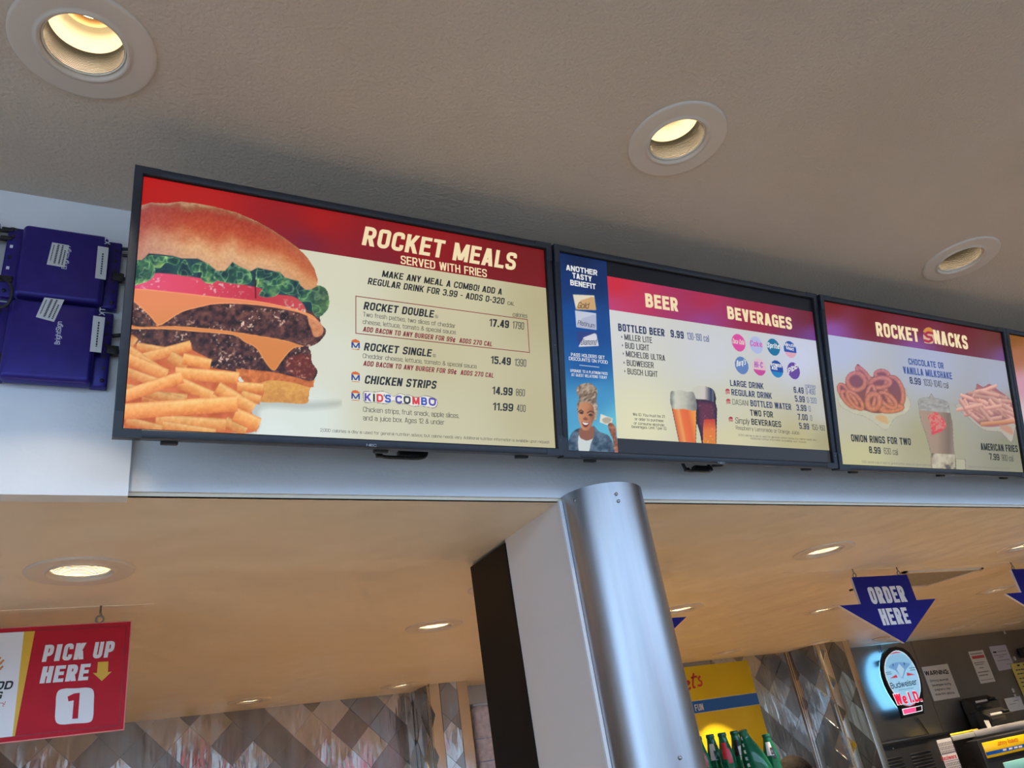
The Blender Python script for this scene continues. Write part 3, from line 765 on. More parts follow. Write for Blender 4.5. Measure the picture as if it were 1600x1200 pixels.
def display_body(pl, label):
    # the Empty sits at the display's lower left corner; children keep the plane's own frame through a parent inverse of that shift
    r = empty('menu_display', mtx=pl.M, label=label, cat='display', group='menu board displays in a row')
    b = MB()
    for (x0, x1, y0, y1) in ((0, TW, -BZ, 0), (0, TW, -TH, -TH + BZ), (0, BZ, -TH + BZ, -BZ), (TW - BZ, TW, -TH + BZ, -BZ)):
        b.rbox(x0, x1, y0, y1, -0.034, 0.0, 0.0022, 2)
    b.build('bezel', M['bezel'], r)
    g = MB()                                     # dark gap between bezel and glass
    e = 0.0012
    g.box(BZ, TW - BZ, -BZ - e, -BZ + e, -RC - .002, -0.003); g.box(BZ, TW - BZ, -TH + BZ - e, -TH + BZ + e, -RC - .002, -0.003)
    g.box(BZ - e, BZ + e, -TH + BZ, -BZ, -RC - .002, -0.003); g.box(TW - BZ - e, TW - BZ + e, -TH + BZ, -BZ, -RC - .002, -0.003)
    g.build('bezel_gap', M['blackmatte'], r)
    h = MB()
    h.prism([(0.02, -TH + 0.02), (TW - 0.02, -TH + 0.02), (TW - 0.02, -0.02), (0.02, -0.02)], -0.05, -0.013, 'z')
    h.prism([(0.12, -TH + 0.10), (TW - 0.12, -TH + 0.10), (TW - 0.12, -0.08), (0.12, -0.08)], -0.085, -0.05, 'z')
    h.build('back_housing', M['black'], r)
    for (cx, cy) in ((0, 0), (TW, 0), (0, -TH), (TW, -TH)):
        sx = 1 if cx == 0 else -1; sy = -1 if cy == 0 else 1
        c = MB(); c.prism([(cx + sx * a, cy + sy * q) for a, q in ((0, 0), (.052, 0), (.052, BZ - .001), (BZ - .001, BZ - .001), (BZ - .001, .052), (0, .052))], -0.033, 0.0006, 'z')
        c.build('corner_cap', M['bezel'], r)
    for k in range(3):
        x = (0.09, 0.55, 0.93)[k]
        MB().rbox(x, x + 0.034, -TH - 0.006, -TH + 0.004, -0.046, -0.030, 0.002).build('foot_block', M['black'], r)
    for y in (-0.30, -0.56):
        MB().tube([(TW - BZ / 2, y, -0.001), (TW - BZ / 2, y, 0.0012)], 0.0016, 8).build('bezel_screw', M['screw'], r)
    # tilted wall bracket behind
    for x in (-.2, .16): MB().box(TW / 2 + x, TW / 2 + x + .04, -0.5, -0.1, -0.13, -0.085).build('wall_bracket', M['black'], r)
    return r
def rect_art(pl, r, u0, u1, v0, v1, n, fn, name='screen_panel', step=0.012):
    a = Art(pl, u0, u1, v0, v1, n, step); a.fill(fn); return a.build(name, M['disp'], r)
def lines(pl, r, rows, n):
    for (s, p0, p1, h, m, sh, bo) in rows: lettering(pl, r, s, p0, p1, h, m, n, sh, bo)
NS, NH, NA, NT = -RC, -RC + 0.0004, -RC + 0.0008, -RC + 0.0014
IN = BZ; U0, U1, V0, V1 = BZ, TW - BZ, -TH + BZ, -BZ
BG = [[(520, 420, (218, 216, 190)), (850, 480, (186, 176, 136)), (700, 690, (204, 200, 168)), (480, 650, (222, 232, 226)), (520, 560, (220, 222, 204)), (680, 560, (200, 192, 154)), (840, 640, (192, 184, 146)), (700, 450, (206, 198, 162)), (430, 690, (226, 236, 232)), (600, 640, (212, 210, 184))],
      [(960, 500, (214, 214, 214)), (1110, 560, (205, 208, 214)), (1250, 560, (200, 206, 228)), (1290, 640, (192, 192, 186)), (1000, 660, (225, 222, 186)), (1250, 690, (188, 178, 130)), (1120, 640, (204, 203, 180)), (1140, 690, (212, 205, 165)), (1290, 690, (170, 162, 122))],
      [(1310, 540, (180, 190, 220)), (1450, 570, (170, 178, 205)), (1560, 590, (165, 170, 190)), (1340, 640, (190, 185, 165)), (1340, 720, (196, 190, 142)), (1450, 690, (166, 160, 126)), (1580, 700, (140, 138, 115)), (1570, 640, (160, 155, 145))],
      [(1583, 530, (132, 78, 12)), (1590, 555, (170, 105, 70)), (1598, 600, (205, 150, 170)), (1605, 650, (205, 190, 195)), (1800, 560, (150, 90, 40)), (1900, 700, (180, 170, 150))]]
HD_ = [[(240, 290, (184, 20, 12)), (500, 340, (164, 18, 14)), (840, 400, (116, 14, 12)), (300, 330, (180, 26, 18)), (480, 385, (124, 26, 46)), (850, 445, (122, 15, 20)), (650, 370, (146, 15, 14)), (600, 415, (128, 20, 34))],
       [(960, 445, (204, 40, 60)), (955, 480, (190, 62, 112)), (1100, 470, (172, 40, 76)), (1100, 505, (150, 60, 132)), (1265, 495, (110, 30, 45)), (1270, 525, (116, 62, 138)), (1180, 490, (150, 30, 60))],
       [(1300, 480, (118, 24, 22)), (1300, 520, (140, 80, 166)), (1430, 505, (116, 24, 36)), (1430, 545, (130, 76, 150)), (1555, 525, (104, 44, 34)), (1570, 560, (116, 76, 132)), (1365, 495, (112, 20, 22)), (1500, 515, (108, 22, 28))]]
D = [display_body(TVP[k], TVL[k]) for k in range(4)]

# ---- first display: ROCKET MEALS
pl, r = TVP[0], D[0]
r = rect_art(pl, r, U0, U1, V0, V1, NS, idw(BG[0]))
hv = pl.uv(855, 450, NH)[1]; hv2 = pl.uv(505, 395.5, NH)[1]; hv = (hv + hv2) / 2
rect_art(pl, r, U0, U1, hv, V1, NH, idw(HD_[0]), 'header_band')
def _bg0(X, Y):
    c = idw(BG[0])(X, Y); hd = idw(HD_[0])(X, Y); top = Y < 316.9 + (X - 0) * .1556
    return np.where(top[:, None], hd, c)
a = Art(pl, U0, pl.uv(535, 560, NA)[0], V0, V1 - 0.005, NA, 0.0016, _bg0)

A_ = crop(190, 300, .2125); B_ = crop(190, 470, .2125)
# soft shadow beside the bun and fries
a.poly(B_((900, 700), (1350, 740), (1600, 735), (1590, 775), (1350, 800), (1040, 790), (1010, 930), (960, 985), (900, 985)), lambda X, Y, d: idw(BG[0])(X, Y) * .86, soft=9)
a.A[:] = np.where(a.A > .02, 1.0, 0.0)
a.poly(B_((60, -60), (900, -20), (1380, 60), (1470, 180), (1440, 290), (1380, 330), (1400, 480), (1400, 560), (1000, 540), (600, 500), (60, 420)), (86, 50, 46))
# bottom bun
a.poly(B_((840, 500), (1000, 540), (1390, 570), (1418, 600), (1388, 650), (1380, 700), (1352, 756), (1180, 748), (1000, 738), (940, 650)),
       lambda X, Y, d: ramp(fnoise(X, Y, 9, 3) * .6 + (Y - 585) / 90.0, [(0, (208, 142, 70)), (.5, (228, 166, 84)), (1, (196, 130, 62))]) + (fnoise(X, Y, 3, 8)[:, None] - .5) * 26)
a.poly(B_((850, 480), (1000, 500), (1120, 515), (1280, 545), (1400, 585), (1415, 612), (1398, 640), (1250, 600), (1090, 585), (1000, 610), (900, 600)),
       lambda X, Y, d: np.array([[204, 112, 58]]) + (fnoise(X, Y, 5, 5)[:, None] - .5) * np.array([[70, 60, 40]]))
def meat(X, Y, d, seed=1):
    n = fnoise(X, Y, 7, seed, 4); n2 = fnoise(X, Y, 3.0, seed + 9, 2); n3 = fnoise(X, Y, 26, seed + 17, 2)
    c = ramp(n, [(.25, (34, 22, 24)), (.5, (74, 44, 42)), (.75, (112, 70, 60))])
    sp = np.clip((n2 - .62) * 6, 0, 1) * np.clip((n3 - .38) * 4, 0, 1)
    return c * (1 - sp[:, None]) + np.array([[224, 188, 166]]) * sp[:, None]
# lower patty, cheese
a.poly(B_((60, 205), (300, 205), (560, 228), (820, 250), (990, 300), (1250, 345), (1340, 335), (1390, 362), (1402, 450), (1440, 505), (1432, 560), (1385, 590), (1250, 555), (1100, 522), (850, 500), (640, 492), (500, 400), (60, 400)), lambda X, Y, d: meat(X, Y, d, 2) * np.clip((650 - Y) / 90.0 + .3, .45, 1)[:, None])
a.poly(B_((1200, 470), (1260, 400), (1390, 400), (1400, 460), (1430, 520), (1380, 580), (1250, 540)), lambda X, Y, d: np.array([[116, 44, 32]]) + np.clip((fnoise(X, Y, 4, 71, 2) - .62) * 6, 0, 1)[:, None] * np.array([[110, 120, 110]]), soft=4, alpha=.8)
cheese = lambda X, Y, d: ramp((Y - 470) / 150.0, [(0, (236, 140, 92)), (.3, (222, 138, 76)), (1, (214, 128, 54))]) + np.clip(1.2 - d / 1.6, 0, 1)[:, None] * np.array([[26, 30, 26]])
a.poly(B_((60, 168), (400, 184), (700, 208), (1000, 254), (1200, 290), (1345, 332), (1262, 350), (1180, 440), (1135, 505), (1105, 508), (1070, 470), (1030, 410), (985, 345), (900, 300), (820, 252), (560, 228), (300, 208), (60, 206)), cheese, k=3)
# upper patty
a.poly(B_((60, -20), (130, 20), (240, 170), (290, 175), (420, 90), (560, 30), (720, 15), (870, 25), (1000, 55), (1200, 65), (1340, 110), (1430, 150), (1490, 190), (1505, 235), (1460, 300), (1400, 335), (1330, 330), (1200, 290), (1000, 255), (700, 210), (400, 186), (60, 175)), lambda X, Y, d: meat(X, Y, d, 5) * np.clip((536 - Y + (X - 200) * .14) / 40.0 + .2, .5, 1.08)[:, None])
a.poly(B_((1370, 95), (1430, 130), (1478, 185), (1482, 235), (1455, 262), (1415, 262), (1395, 210), (1375, 160)), lambda X, Y, d: np.array([[208, 136, 92]]) + (fnoise(X, Y, 5, 4)[:, None] - .5) * 60)
# lettuce behind tomato
def leaf(X, Y, d):
    n = fnoise(X, Y, 13, 21, 3); rg = 1 - np.abs(2 * fnoise(X, Y, 11, 33, 2) - 1); rg = np.clip((rg - .86) * 7, 0, 1)
    c = ramp(n, [(.2, (24, 52, 58)), (.45, (40, 82, 70)), (.62, (70, 120, 82)), (.85, (134, 166, 100))])
    c = c + rg[:, None] * np.array([[66, 70, 44]]) + np.clip(1.2 - d / 1.5, 0, 1)[:, None] * np.array([[44, 54, 30]])
    k = np.clip((X - 470) / 50.0, 0, 1)[:, None]; return c * (1 - .35 * k) + np.array([[150, 160, 74]]) * .35 * k
a.poly(A_((60, 500), (200, 440), (400, 455), (560, 470), (720, 530), (900, 500), (1150, 560), (1330, 640), (1420, 690), (1440, 780), (1400, 880), (1300, 820), (1100, 740), (700, 660), (240, 620), (60, 690)), lambda X, Y, d: ramp(fnoise(X, Y, 12, 6), [(.2, (22, 44, 58)), (.8, (44, 84, 84))]))
# tomato
a.poly(A_((60, 690), (180, 640), (240, 598), (380, 605), (560, 630), (760, 660), (1000, 702), (1130, 750), (1260, 768), (1335, 825), (1352, 890), (1250, 860), (1000, 805), (700, 775), (400, 745), (60, 722)),
       lambda X, Y, d: ramp((X - 200) / 290.0, [(0, (232, 84, 124)), (.35, (228, 74, 100)), (.7, (196, 50, 66)), (1, (206, 84, 82))]) + np.clip((fnoise(X, Y, 4, 15, 2) - .64) * 7, 0, 1)[:, None] * np.clip((fnoise(X, Y, 40, 16, 1) - .4) * 4, 0, 1)[:, None] * np.array([[10, 110, 90]]))
# frilly lettuce pieces in front
for pts in (((60, 520), (160, 470), (230, 500), (245, 560), (235, 620), (180, 660), (60, 680)),
            ((200, 470), (300, 470), (420, 490), (400, 540), (330, 520), (280, 560), (230, 540)),
            ((410, 600), (440, 520), (470, 500), (500, 560), (525, 610), (470, 618)),
            ((520, 540), (600, 515), (690, 570), (700, 650), (640, 675), (585, 640), (590, 590), (530, 590)),
            ((690, 580), (760, 560), (820, 490), (850, 545), (930, 570), (960, 640), (900, 680), (700, 650)),
            ((985, 690), (1000, 540), (1045, 545), (1060, 600), (1150, 580), (1180, 640), (1160, 740), (1090, 775), (1010, 760), (1040, 700)),
            ((1140, 650), (1200, 628), (1310, 665), (1300, 720), (1270, 760), (1190, 740), (1150, 700)),
            ((1300, 730), (1390, 710), (1420, 680), (1500, 705), (1528, 780), (1520, 860), (1450, 925), (1405, 880), (1390, 810), (1310, 800))):
    a.poly(A_(*pts), leaf, soft=.8)
a.poly(A_((90, 712), (400, 738), (700, 772), (1000, 802), (1250, 855), (1400, 905), (1425, 945), (1300, 885), (1000, 832), (720, 822), (560, 850), (440, 885), (345, 945), (290, 978), (255, 970), (200, 905), (60, 770)), cheese, k=3)
# top bun
bt = A_((60, 105), (150, 92), (215, 75), (330, 80), (430, 68), (560, 82), (700, 110), (850, 150), (1000, 215), (1100, 270), (1200, 335), (1300, 410), (1370, 480), (1420, 560), (1445, 640))
bb = A_((1440, 690), (1395, 716), (1350, 718), (1318, 690), (1300, 655), (1200, 628), (1165, 590), (1050, 568), (1000, 556), (950, 582), (860, 545), (815, 515), (760, 580), (700, 580), (640, 530), (560, 490), (440, 488), (380, 470), (280, 458), (200, 452), (150, 500), (60, 500))
def bun(X, Y, d):
    yt = np.interp(X, [p[0] for p in bt], [p[1] for p in bt]); rb = sorted(bb); yb = np.interp(X, [p[0] for p in rb], [p[1] for p in rb])
    v = np.clip((Y - yt) / np.maximum(yb - yt, 6), 0, 1) + (fnoise(X, Y, 22, 44, 3) - .5) * .22
    c = ramp(v, [(0, (186, 142, 104)), (.05, (158, 92, 62)), (.14, (170, 62, 42)), (.42, (188, 78, 46)), (.62, (212, 138, 92)), (.8, (226, 174, 126)), (1, (216, 166, 126))])
    k = np.clip((300 - X) / 100.0, 0, 1)[:, None] * .45; c = c * (1 - k) + np.array([[150, 82, 104]]) * k
    k = np.clip((X - 400) / 90.0, 0, 1)[:, None] * .55; c = c * (1 - k) + np.array([[208, 138, 82]]) * k
    return c + (fnoise(X, Y, 3, 12, 2)[:, None] - .5) * 26
a.poly(bt + bb, bun, smooth=False, soft=1.2)
# fries
a.poly(B_((40, 320), (130, 330), (330, 360), (500, 300), (520, 360), (650, 430), (660, 490), (860, 530), (870, 600), (1040, 640), (1020, 735), (960, 780), (960, 830), (1010, 880), (1000, 945), (910, 975), (690, 975), (20, 960)), lambda X, Y, d: np.array([[206, 104, 56]]) + (fnoise(X, Y, 16, 61)[:, None] - .5) * 60, k=3)
def fry(t):
    def f(X, Y, s):
        c = ramp(s * .5 + .5, [(0, (212, 116, 58)), (.25, (232, 146, 74)), (.55, (244, 172, 96)), (.85, (250, 196, 122)), (1, (226, 150, 84))])
        k = np.clip((300 - X) / 110.0, 0, 1)[:, None] * .22; c = c * (1 - k) + np.array([[232, 150, 110]]) * k
        return c * t + (fnoise(X, Y, 5, 3, 3)[:, None] - .5) * 34
    return f
for p0, p1, wd, t in (((110, 335), (330, 372), 62, .95), ((100, 265), (60, 320), 60, .9), ((150, 425), (512, 328), 78, 1), ((350, 405), (480, 485), 92, .93), ((450, 425), (655, 470), 86, 1.02),
                      ((40, 365), (320, 560), 95, .98), ((40, 425), (330, 545), 90, 1), ((30, 520), (250, 600), 72, .96), ((150, 700), (480, 730), 92, .92), ((30, 640), (440, 740), 70, .9), ((395, 530), (862, 570), 92, 1.03),
                      ((850, 630), (1040, 645), 76, 1.0), ((880, 690), (1022, 730), 70, .97), ((420, 600), (720, 730), 88, 1.0), ((700, 640), (965, 800), 104, 1.0),
                      ((20, 700), (445, 560), 92, 1.04), ((760, 890), (912, 965), 84, .93), ((830, 835), (1012, 915), 108, 1.02), ((250, 880), (765, 915), 96, .97), ((30, 880), (300, 945), 62, .93), ((300, 915), (690, 975), 70, .95), ((15, 815), (850, 755), 118, 1.05)):
    q0, q1 = B_(p0, p1); a.bar(q0, q1, wd * .2125, fry(t), soft=1.4)
a.stroke(A_((985, 650), (985, 778)), 1.8, (60, 20, 26))
a.build('burger_picture', M['disp'], r)
SB = 0.030; S2 = .24
lines(pl, r, [
    ('ROCKET MEALS', (565, 382.5), (810, 423.5), 30, CREAM, S2, .035), ('SERVED WITH FRIES', (626, 412), (761, 433.5), 13, CREAM, .0, .018),
    ('MAKE ANY MEAL A COMBO! ADD A', (596.5, 432.5), (785.7, 461), 10.5, INK, S2, .03), ('REGULAR DRINK FOR 3.99 - ADDS 0-320', (574.3, 444), (789.3, 475.8), 10.5, INK, S2, .028), ('CAL', (792.5, 476.2), (804.5, 477.8), 5.5, INK, S2, .01),
    ('ROCKET DOUBLE', (567.7, 483.4), (679.3, 496.8), 12.3, INK, S2, .035), ('\u00ae', (679.8, 497.0), (684.6, 497.6), 5, INK, 0, 0),
    ('Two fresh patties, two slices of cheddar', (567.3, 494.4), (711.7, 512.7), 7.2, GREY, 0, 0), ('cheese, lettuce, tomato & special sauce', (566.7, 506), (712.3, 522.5), 7.2, GREY, 0, 0),
    ('ADD BACON TO ANY BURGER FOR 99\u00a2  ADDS 270 CAL', (566.7, 518), (770, 541.5), 8, REDT, S2, .03),
    ('17.49', (764.3, 509.8), (796.2, 513), 12, INK, S2 * .5, .035), ('1790', (800.8, 513.2), (819.5, 515.4), 11.5, GREY, .1, 0), ('calories', (801, 494.6), (824.3, 497), 7, GREY, .1, 0),
    ('ROCKET SINGLE', (568.3, 547.5), (675.7, 557.8), 12.3, INK, S2, .035), ('\u00ae', (676.2, 558), (681, 558.6), 5, INK, 0, 0),
    ('Cheddar cheese, lettuce, tomato & special sauce', (566.7, 559.3), (745, 575.8), 7.2, GREY, 0, 0), ('ADD BACON TO ANY BURGER FOR 99\u00a2  ADDS 270 CAL', (567.3, 571.4), (772.3, 590.4), 8, REDT, S2, .03),
    ('15.49', (766.7, 568), (799, 571), 12, INK, S2 * .5, .035), ('1390', (804, 571.6), (822.9, 573.4), 11.5, GREY, .1, 0),
    ('CHICKEN STRIPS', (569, 599.3), (683.3, 608), 13.2, INK, S2, .035), ('14.99', (769, 616), (801.8, 618.3), 12.3, INK, S2 * .5, .035), ('860', (806, 618.4), (820.8, 619.5), 11, GREY, .1, 0),
    ('11.99', (769.8, 640.8), (802.8, 643), 12, INK, S2 * .5, .035), ('400', (807.3, 642.8), (822, 644), 11, GREY, .1, 0),
    ('Chicken strips, fruit snack, apple slices,', (567.3, 643.4), (717.3, 653.4), 8, GREY, 0, 0), ('and a juice box. Ages 12 & under', (567.3, 656.6), (694.3, 663.6), 8, GREY, 0, 0),
    ('2,000 calories a day is used for general nutrition advice, but calorie needs vary. Additional nutrition information is available upon request.', (500.5, 674.3), (859.4, 693), 5, GREY, 0, 0)], NT)
# red outline box
def outline(pl, r, q, wpx, mat, n, name='outline_box'):
    P = [pl.uv(x, y, n) for x, y in q]; wd = abs(pl.uv(q[0][0] + wpx, q[0][1], n)[0] - P[0][0]); mb = MB()
    for i in range(4):
        a0, b0 = P[i], P[(i + 1) % 4]; d = (b0 - a0) / np.linalg.norm(b0 - a0); nn = np.array([-d[1], d[0]]) * wd / 2
        mb.add([(*(a0 - nn - d * wd / 2), n), (*(b0 - nn + d * wd / 2), n), (*(b0 + nn + d * wd / 2), n), (*(a0 + nn - d * wd / 2), n)], [(0, 1, 2, 3)])
    mb.build(name, mat, r)
outline(pl, r, [(556, 462.7), (824, 499.3), (827.3, 550.7), (556, 520.7)], 1.3, REDT, NA)
# coloured kids' lettering with white and dark outlines
kc = [T('k1', 76, 62, 160), T('k2', 24, 44, 34), T('k3', 208, 50, 56), T('k4', 48, 78, 180)]
def quad_px(p0, p1, t, dy): return (p0[0] + (p1[0] - p0[0]) * t, p0[1] + (p1[1] - p0[1]) * t + dy)
kp0, kp1 = (569.5, 626.3), (681.5, 634.5)
kl = [('K', 0.0, .095, 0), ('I', .118, .148, 1), ('D', .168, .262, 2), ('S', .285, .37, 3), ('C', .43, .525, 0), ('O', .545, .645, 1), ('M', .668, .77, 2), ('B', .79, .875, 3), ('O', .895, 1.0, 0)]
ka = Art(pl, pl.uv(562, 630, NA)[0], pl.uv(688, 630, NA)[0], pl.uv(620, 645, NA)[1], pl.uv(620, 606, NA)[1], NA, .0011)
KC = crop(540, 530, .1167)
o1 = KC((232, 715), (270, 692), (340, 700), (400, 700), (500, 690), (600, 730), (640, 760), (720, 722), (800, 740), (860, 742), (950, 775), (1060, 750), (1150, 770), (1225, 810), (1232, 880), (1190, 925), (1100, 915), (1000, 900), (900, 905), (800, 870), (700, 870), (640, 830), (560, 870), (480, 865), (380, 850), (250, 845))
ka.poly(o1, (52, 40, 44), soft=.8); cx_, cy_ = np.mean(o1, 0)
ka.poly([(x + (cx_ - x) * .015, y + (1.0 if y < cy_ + (x - cx_) * .072 else -1.0)) for x, y in o1], (236, 232, 222), soft=.8)
ka.build('kids_combo_outline', M['disp'], r)
for ch, t0, t1, c in kl:
    lettering(pl, r, ch, quad_px(kp0, kp1, t0, 0), quad_px(kp0, kp1, t1, 0), 12.2, kc[c], NT, 0, .045)
lettering(pl, r, "'", quad_px(kp0, kp1, .268, 0), quad_px(kp0, kp1, .282, 0), 12.5, INK, NT, 0, .02)
def burger_icon(pl, r, cx, cy, sc, letter, red=False):
    u, v = pl.uv(cx, cy, NA); s = abs(pl.uv(cx + 7 * sc, cy, NA)[0] - u)
    a = Art(pl, u - s * 1.2, u + s * 1.2, v - s * 1.5, v + s * 1.5, NA, s / 9)
    Cn = (lambda *q: [(cx + x * sc, cy + y * sc + x * sc * .08) for x, y in q])
    cc = (214, 104, 44) if not red else (170, 30, 48)
    a.poly(Cn((-6.8, -3.4), (-5.6, -6.8), (-2.5, -8.6), (2, -8.6), (5.4, -6.8), (6.8, -3.4)), cc, k=4, soft=.7)
    a.poly(Cn((-6.8, 6.4), (6.8, 6.4), (6.4, 8.2), (-6.4, 8.2)), cc, smooth=False, soft=.7)
    a.build('burger_icon', M['disp'], r)
    lettering(pl, r, letter, (cx - 6.6 * sc, cy + 5.4 * sc - .5), (cx + 6.6 * sc, cy + 5.4 * sc + .6), 9.0 * sc, T('mblue', 30, 58, 140) if not red else T('sred', 176, 28, 48), NT, 0, .05)
for cy in (538.5, 589, 618): burger_icon(pl, r, 555.6, cy, 1.0, 'M')
BAD = plain('badge_silver', rgb(168, 172, 178), 0.35, 0.6)
lettering(pl, D[0], 'NEC', (572.6, 697.2), (588.4, 697.9), 3.8, BAD, 0.0009, 0, .03, name='maker_badge')

# ---- second display: BEER / BEVERAGES
pl, r = TVP[1], D[1]
r = rect_art(pl, r, U0, U1, V0, V1, NS, idw([(1000, 415, (12, 12, 16)), (1260, 470, (14, 14, 18)), (1000, 695, (42, 46, 54)), (1200, 715, (50, 53, 60)), (1300, 720, (52, 54, 60))]))  # letterbox black lifts towards the bottom, a bluish reflection painted in
cu0 = pl.uv(945.5, 431, NH)[0]; cu0 = (cu0 + pl.uv(967.4, 684, NH)[0]) / 2; cv1 = (pl.uv(945.5, 431, NH)[1] + pl.uv(1271, 487.5, NH)[1]) / 2
cv0 = (pl.uv(967.4, 684, NH)[1] + pl.uv(1306, 705, NH)[1]) / 2; ch = (pl.uv(949.4, 484, NH)[1] + pl.uv(1278.7, 532.5, NH)[1]) / 2
rect_art(pl, r, cu0, U1, cv0, ch, NH, idw(BG[1]), 'menu_panel'); rect_art(pl, r, cu0, U1, ch, cv1, NH, idw(HD_[1]), 'header_band')
a = Art(pl, U0, cu0, V0, V1, NA, .0017)
a.fill(idw([(905, 405, (6, 28, 70)), (890, 440, (4, 48, 110)), (930, 440, (6, 40, 96)), (900, 500, (0, 72, 150)), (935, 520, (8, 70, 142)), (920, 570, (14, 84, 158)), (930, 620, (66, 146, 198)), (905, 640, (80, 160, 205)), (930, 690, (100, 192, 216)), (965, 660, (100, 190, 212))]))
W_ = crop(880, 580, .1083)
hair = lambda X, Y, d: ramp(fnoise(X * .6 + Y * .8, Y * .25 - X * .5, 2.6, 5, 2), [(.2, (96, 76, 62)), (.5, (150, 128, 108)), (.8, (196, 178, 158))])
a.poly(W_((190, 290), (220, 210), (310, 175), (400, 180), (480, 250), (492, 330), (480, 420), (500, 560), (470, 710), (440, 700), (300, 440), (230, 560), (215, 640), (200, 480), (230, 400)), hair)
a.poly(W_((105, 925), (240, 820), (340, 900), (430, 788), (520, 870), (660, 935), (735, 1090), (745, 1180), (110, 1180)), lambda X, Y, d: ramp(fnoise(X, Y, 7, 9, 3), [(.25, (46, 66, 88)), (.7, (96, 118, 138))]))
a.poly(W_((222, 930), (300, 985), (330, 1000), (380, 990), (435, 955), (400, 1040), (360, 1170), (232, 1170)), (206, 214, 214))
a.poly(W_((245, 820), (430, 800), (436, 955), (380, 990), (330, 998), (240, 950)), (142, 92, 70))
a.poly(W_((228, 500), (300, 440), (420, 490), (447, 600), (432, 720), (385, 825), (330, 856), (275, 835), (236, 740), (214, 630)), lambda X, Y, d: ramp((X - 903) / 24.0 + (fnoise(X, Y, 5, 2) - .5) * .3, [(0, (206, 146, 104)), (.6, (190, 128, 90)), (1, (150, 96, 68))]))
for e in (((222, 585), (255, 560), (290, 585)), ((350, 600), (395, 575), (440, 595))): a.stroke(W_(*e), 1.6, (70, 44, 34))
for e in ((262, 600), (395, 630)): a.poly(W_((e[0] - 32, e[1]), (e[0], e[1] - 18), (e[0] + 32, e[1] + 6), (e[0], e[1] + 20)), (66, 46, 40), soft=.8)
a.poly(W_((285, 690), (320, 660), (360, 695), (325, 712)), (140, 84, 60), soft=1)
a.poly(W_((268, 730), (320, 742), (376, 745), (350, 800), (310, 808), (285, 785)), (120, 50, 46), soft=.8)
a.poly(W_((276, 736), (320, 746), (366, 750), (340, 772), (300, 768)), (240, 236, 228), soft=.8)
a.poly(W_((540, 617), (714, 682), (700, 750), (640, 778), (526, 736)), (226, 222, 208), smooth=False); a.poly(W_((560, 700), (620, 665), (700, 690), (660, 745), (600, 750)), (176, 168, 150), soft=2)
a.poly(W_((645, 775), (700, 745), (755, 815), (768, 950), (800, 1080), (822, 1180), (750, 1180), (715, 985), (680, 900)), lambda X, Y, d: ramp(fnoise(X, Y, 4, 7), [(.2, (120, 68, 50)), (.8, (192, 128, 96))]))
C5 = crop(860, 380, .3)
for q, c1, c2 in (([(117, 267), (228, 272), (238, 348), (133, 345)], (226, 214, 190), (206, 164, 112)), ([(128, 350), (238, 365), (240, 452), (135, 437)], (196, 202, 220), (176, 182, 206)), ([(137, 460), (240, 462), (252, 535), (148, 540)], (44, 62, 130), (214, 214, 222))):
    P = C5(*q); a.poly(P, c1, smooth=False)
    (x0, y0), (x1, y1), (x2, y2), (x3, y3) = P
    a.poly([(x0 + (x3 - x0) * .95, y0 + (y3 - y0) * .95), (x0 + (x1 - x0) * .35, y0 + (y2 - y0) * .4), (x1 - 3, y1 + 2), (x1, y1 + 4), (x2, y2), (x3, y3)], c2, smooth=False)
a.stroke(C5((152, 635), (253, 646)), 1.0, (190, 205, 220))
a.build('side_panel_picture', M['disp'], r)
C5p = lambda x, y: (860 + x * .3, 380 + y * .3)
C6p = lambda x, y: (1020 + x * .25, 440 + y * .25)
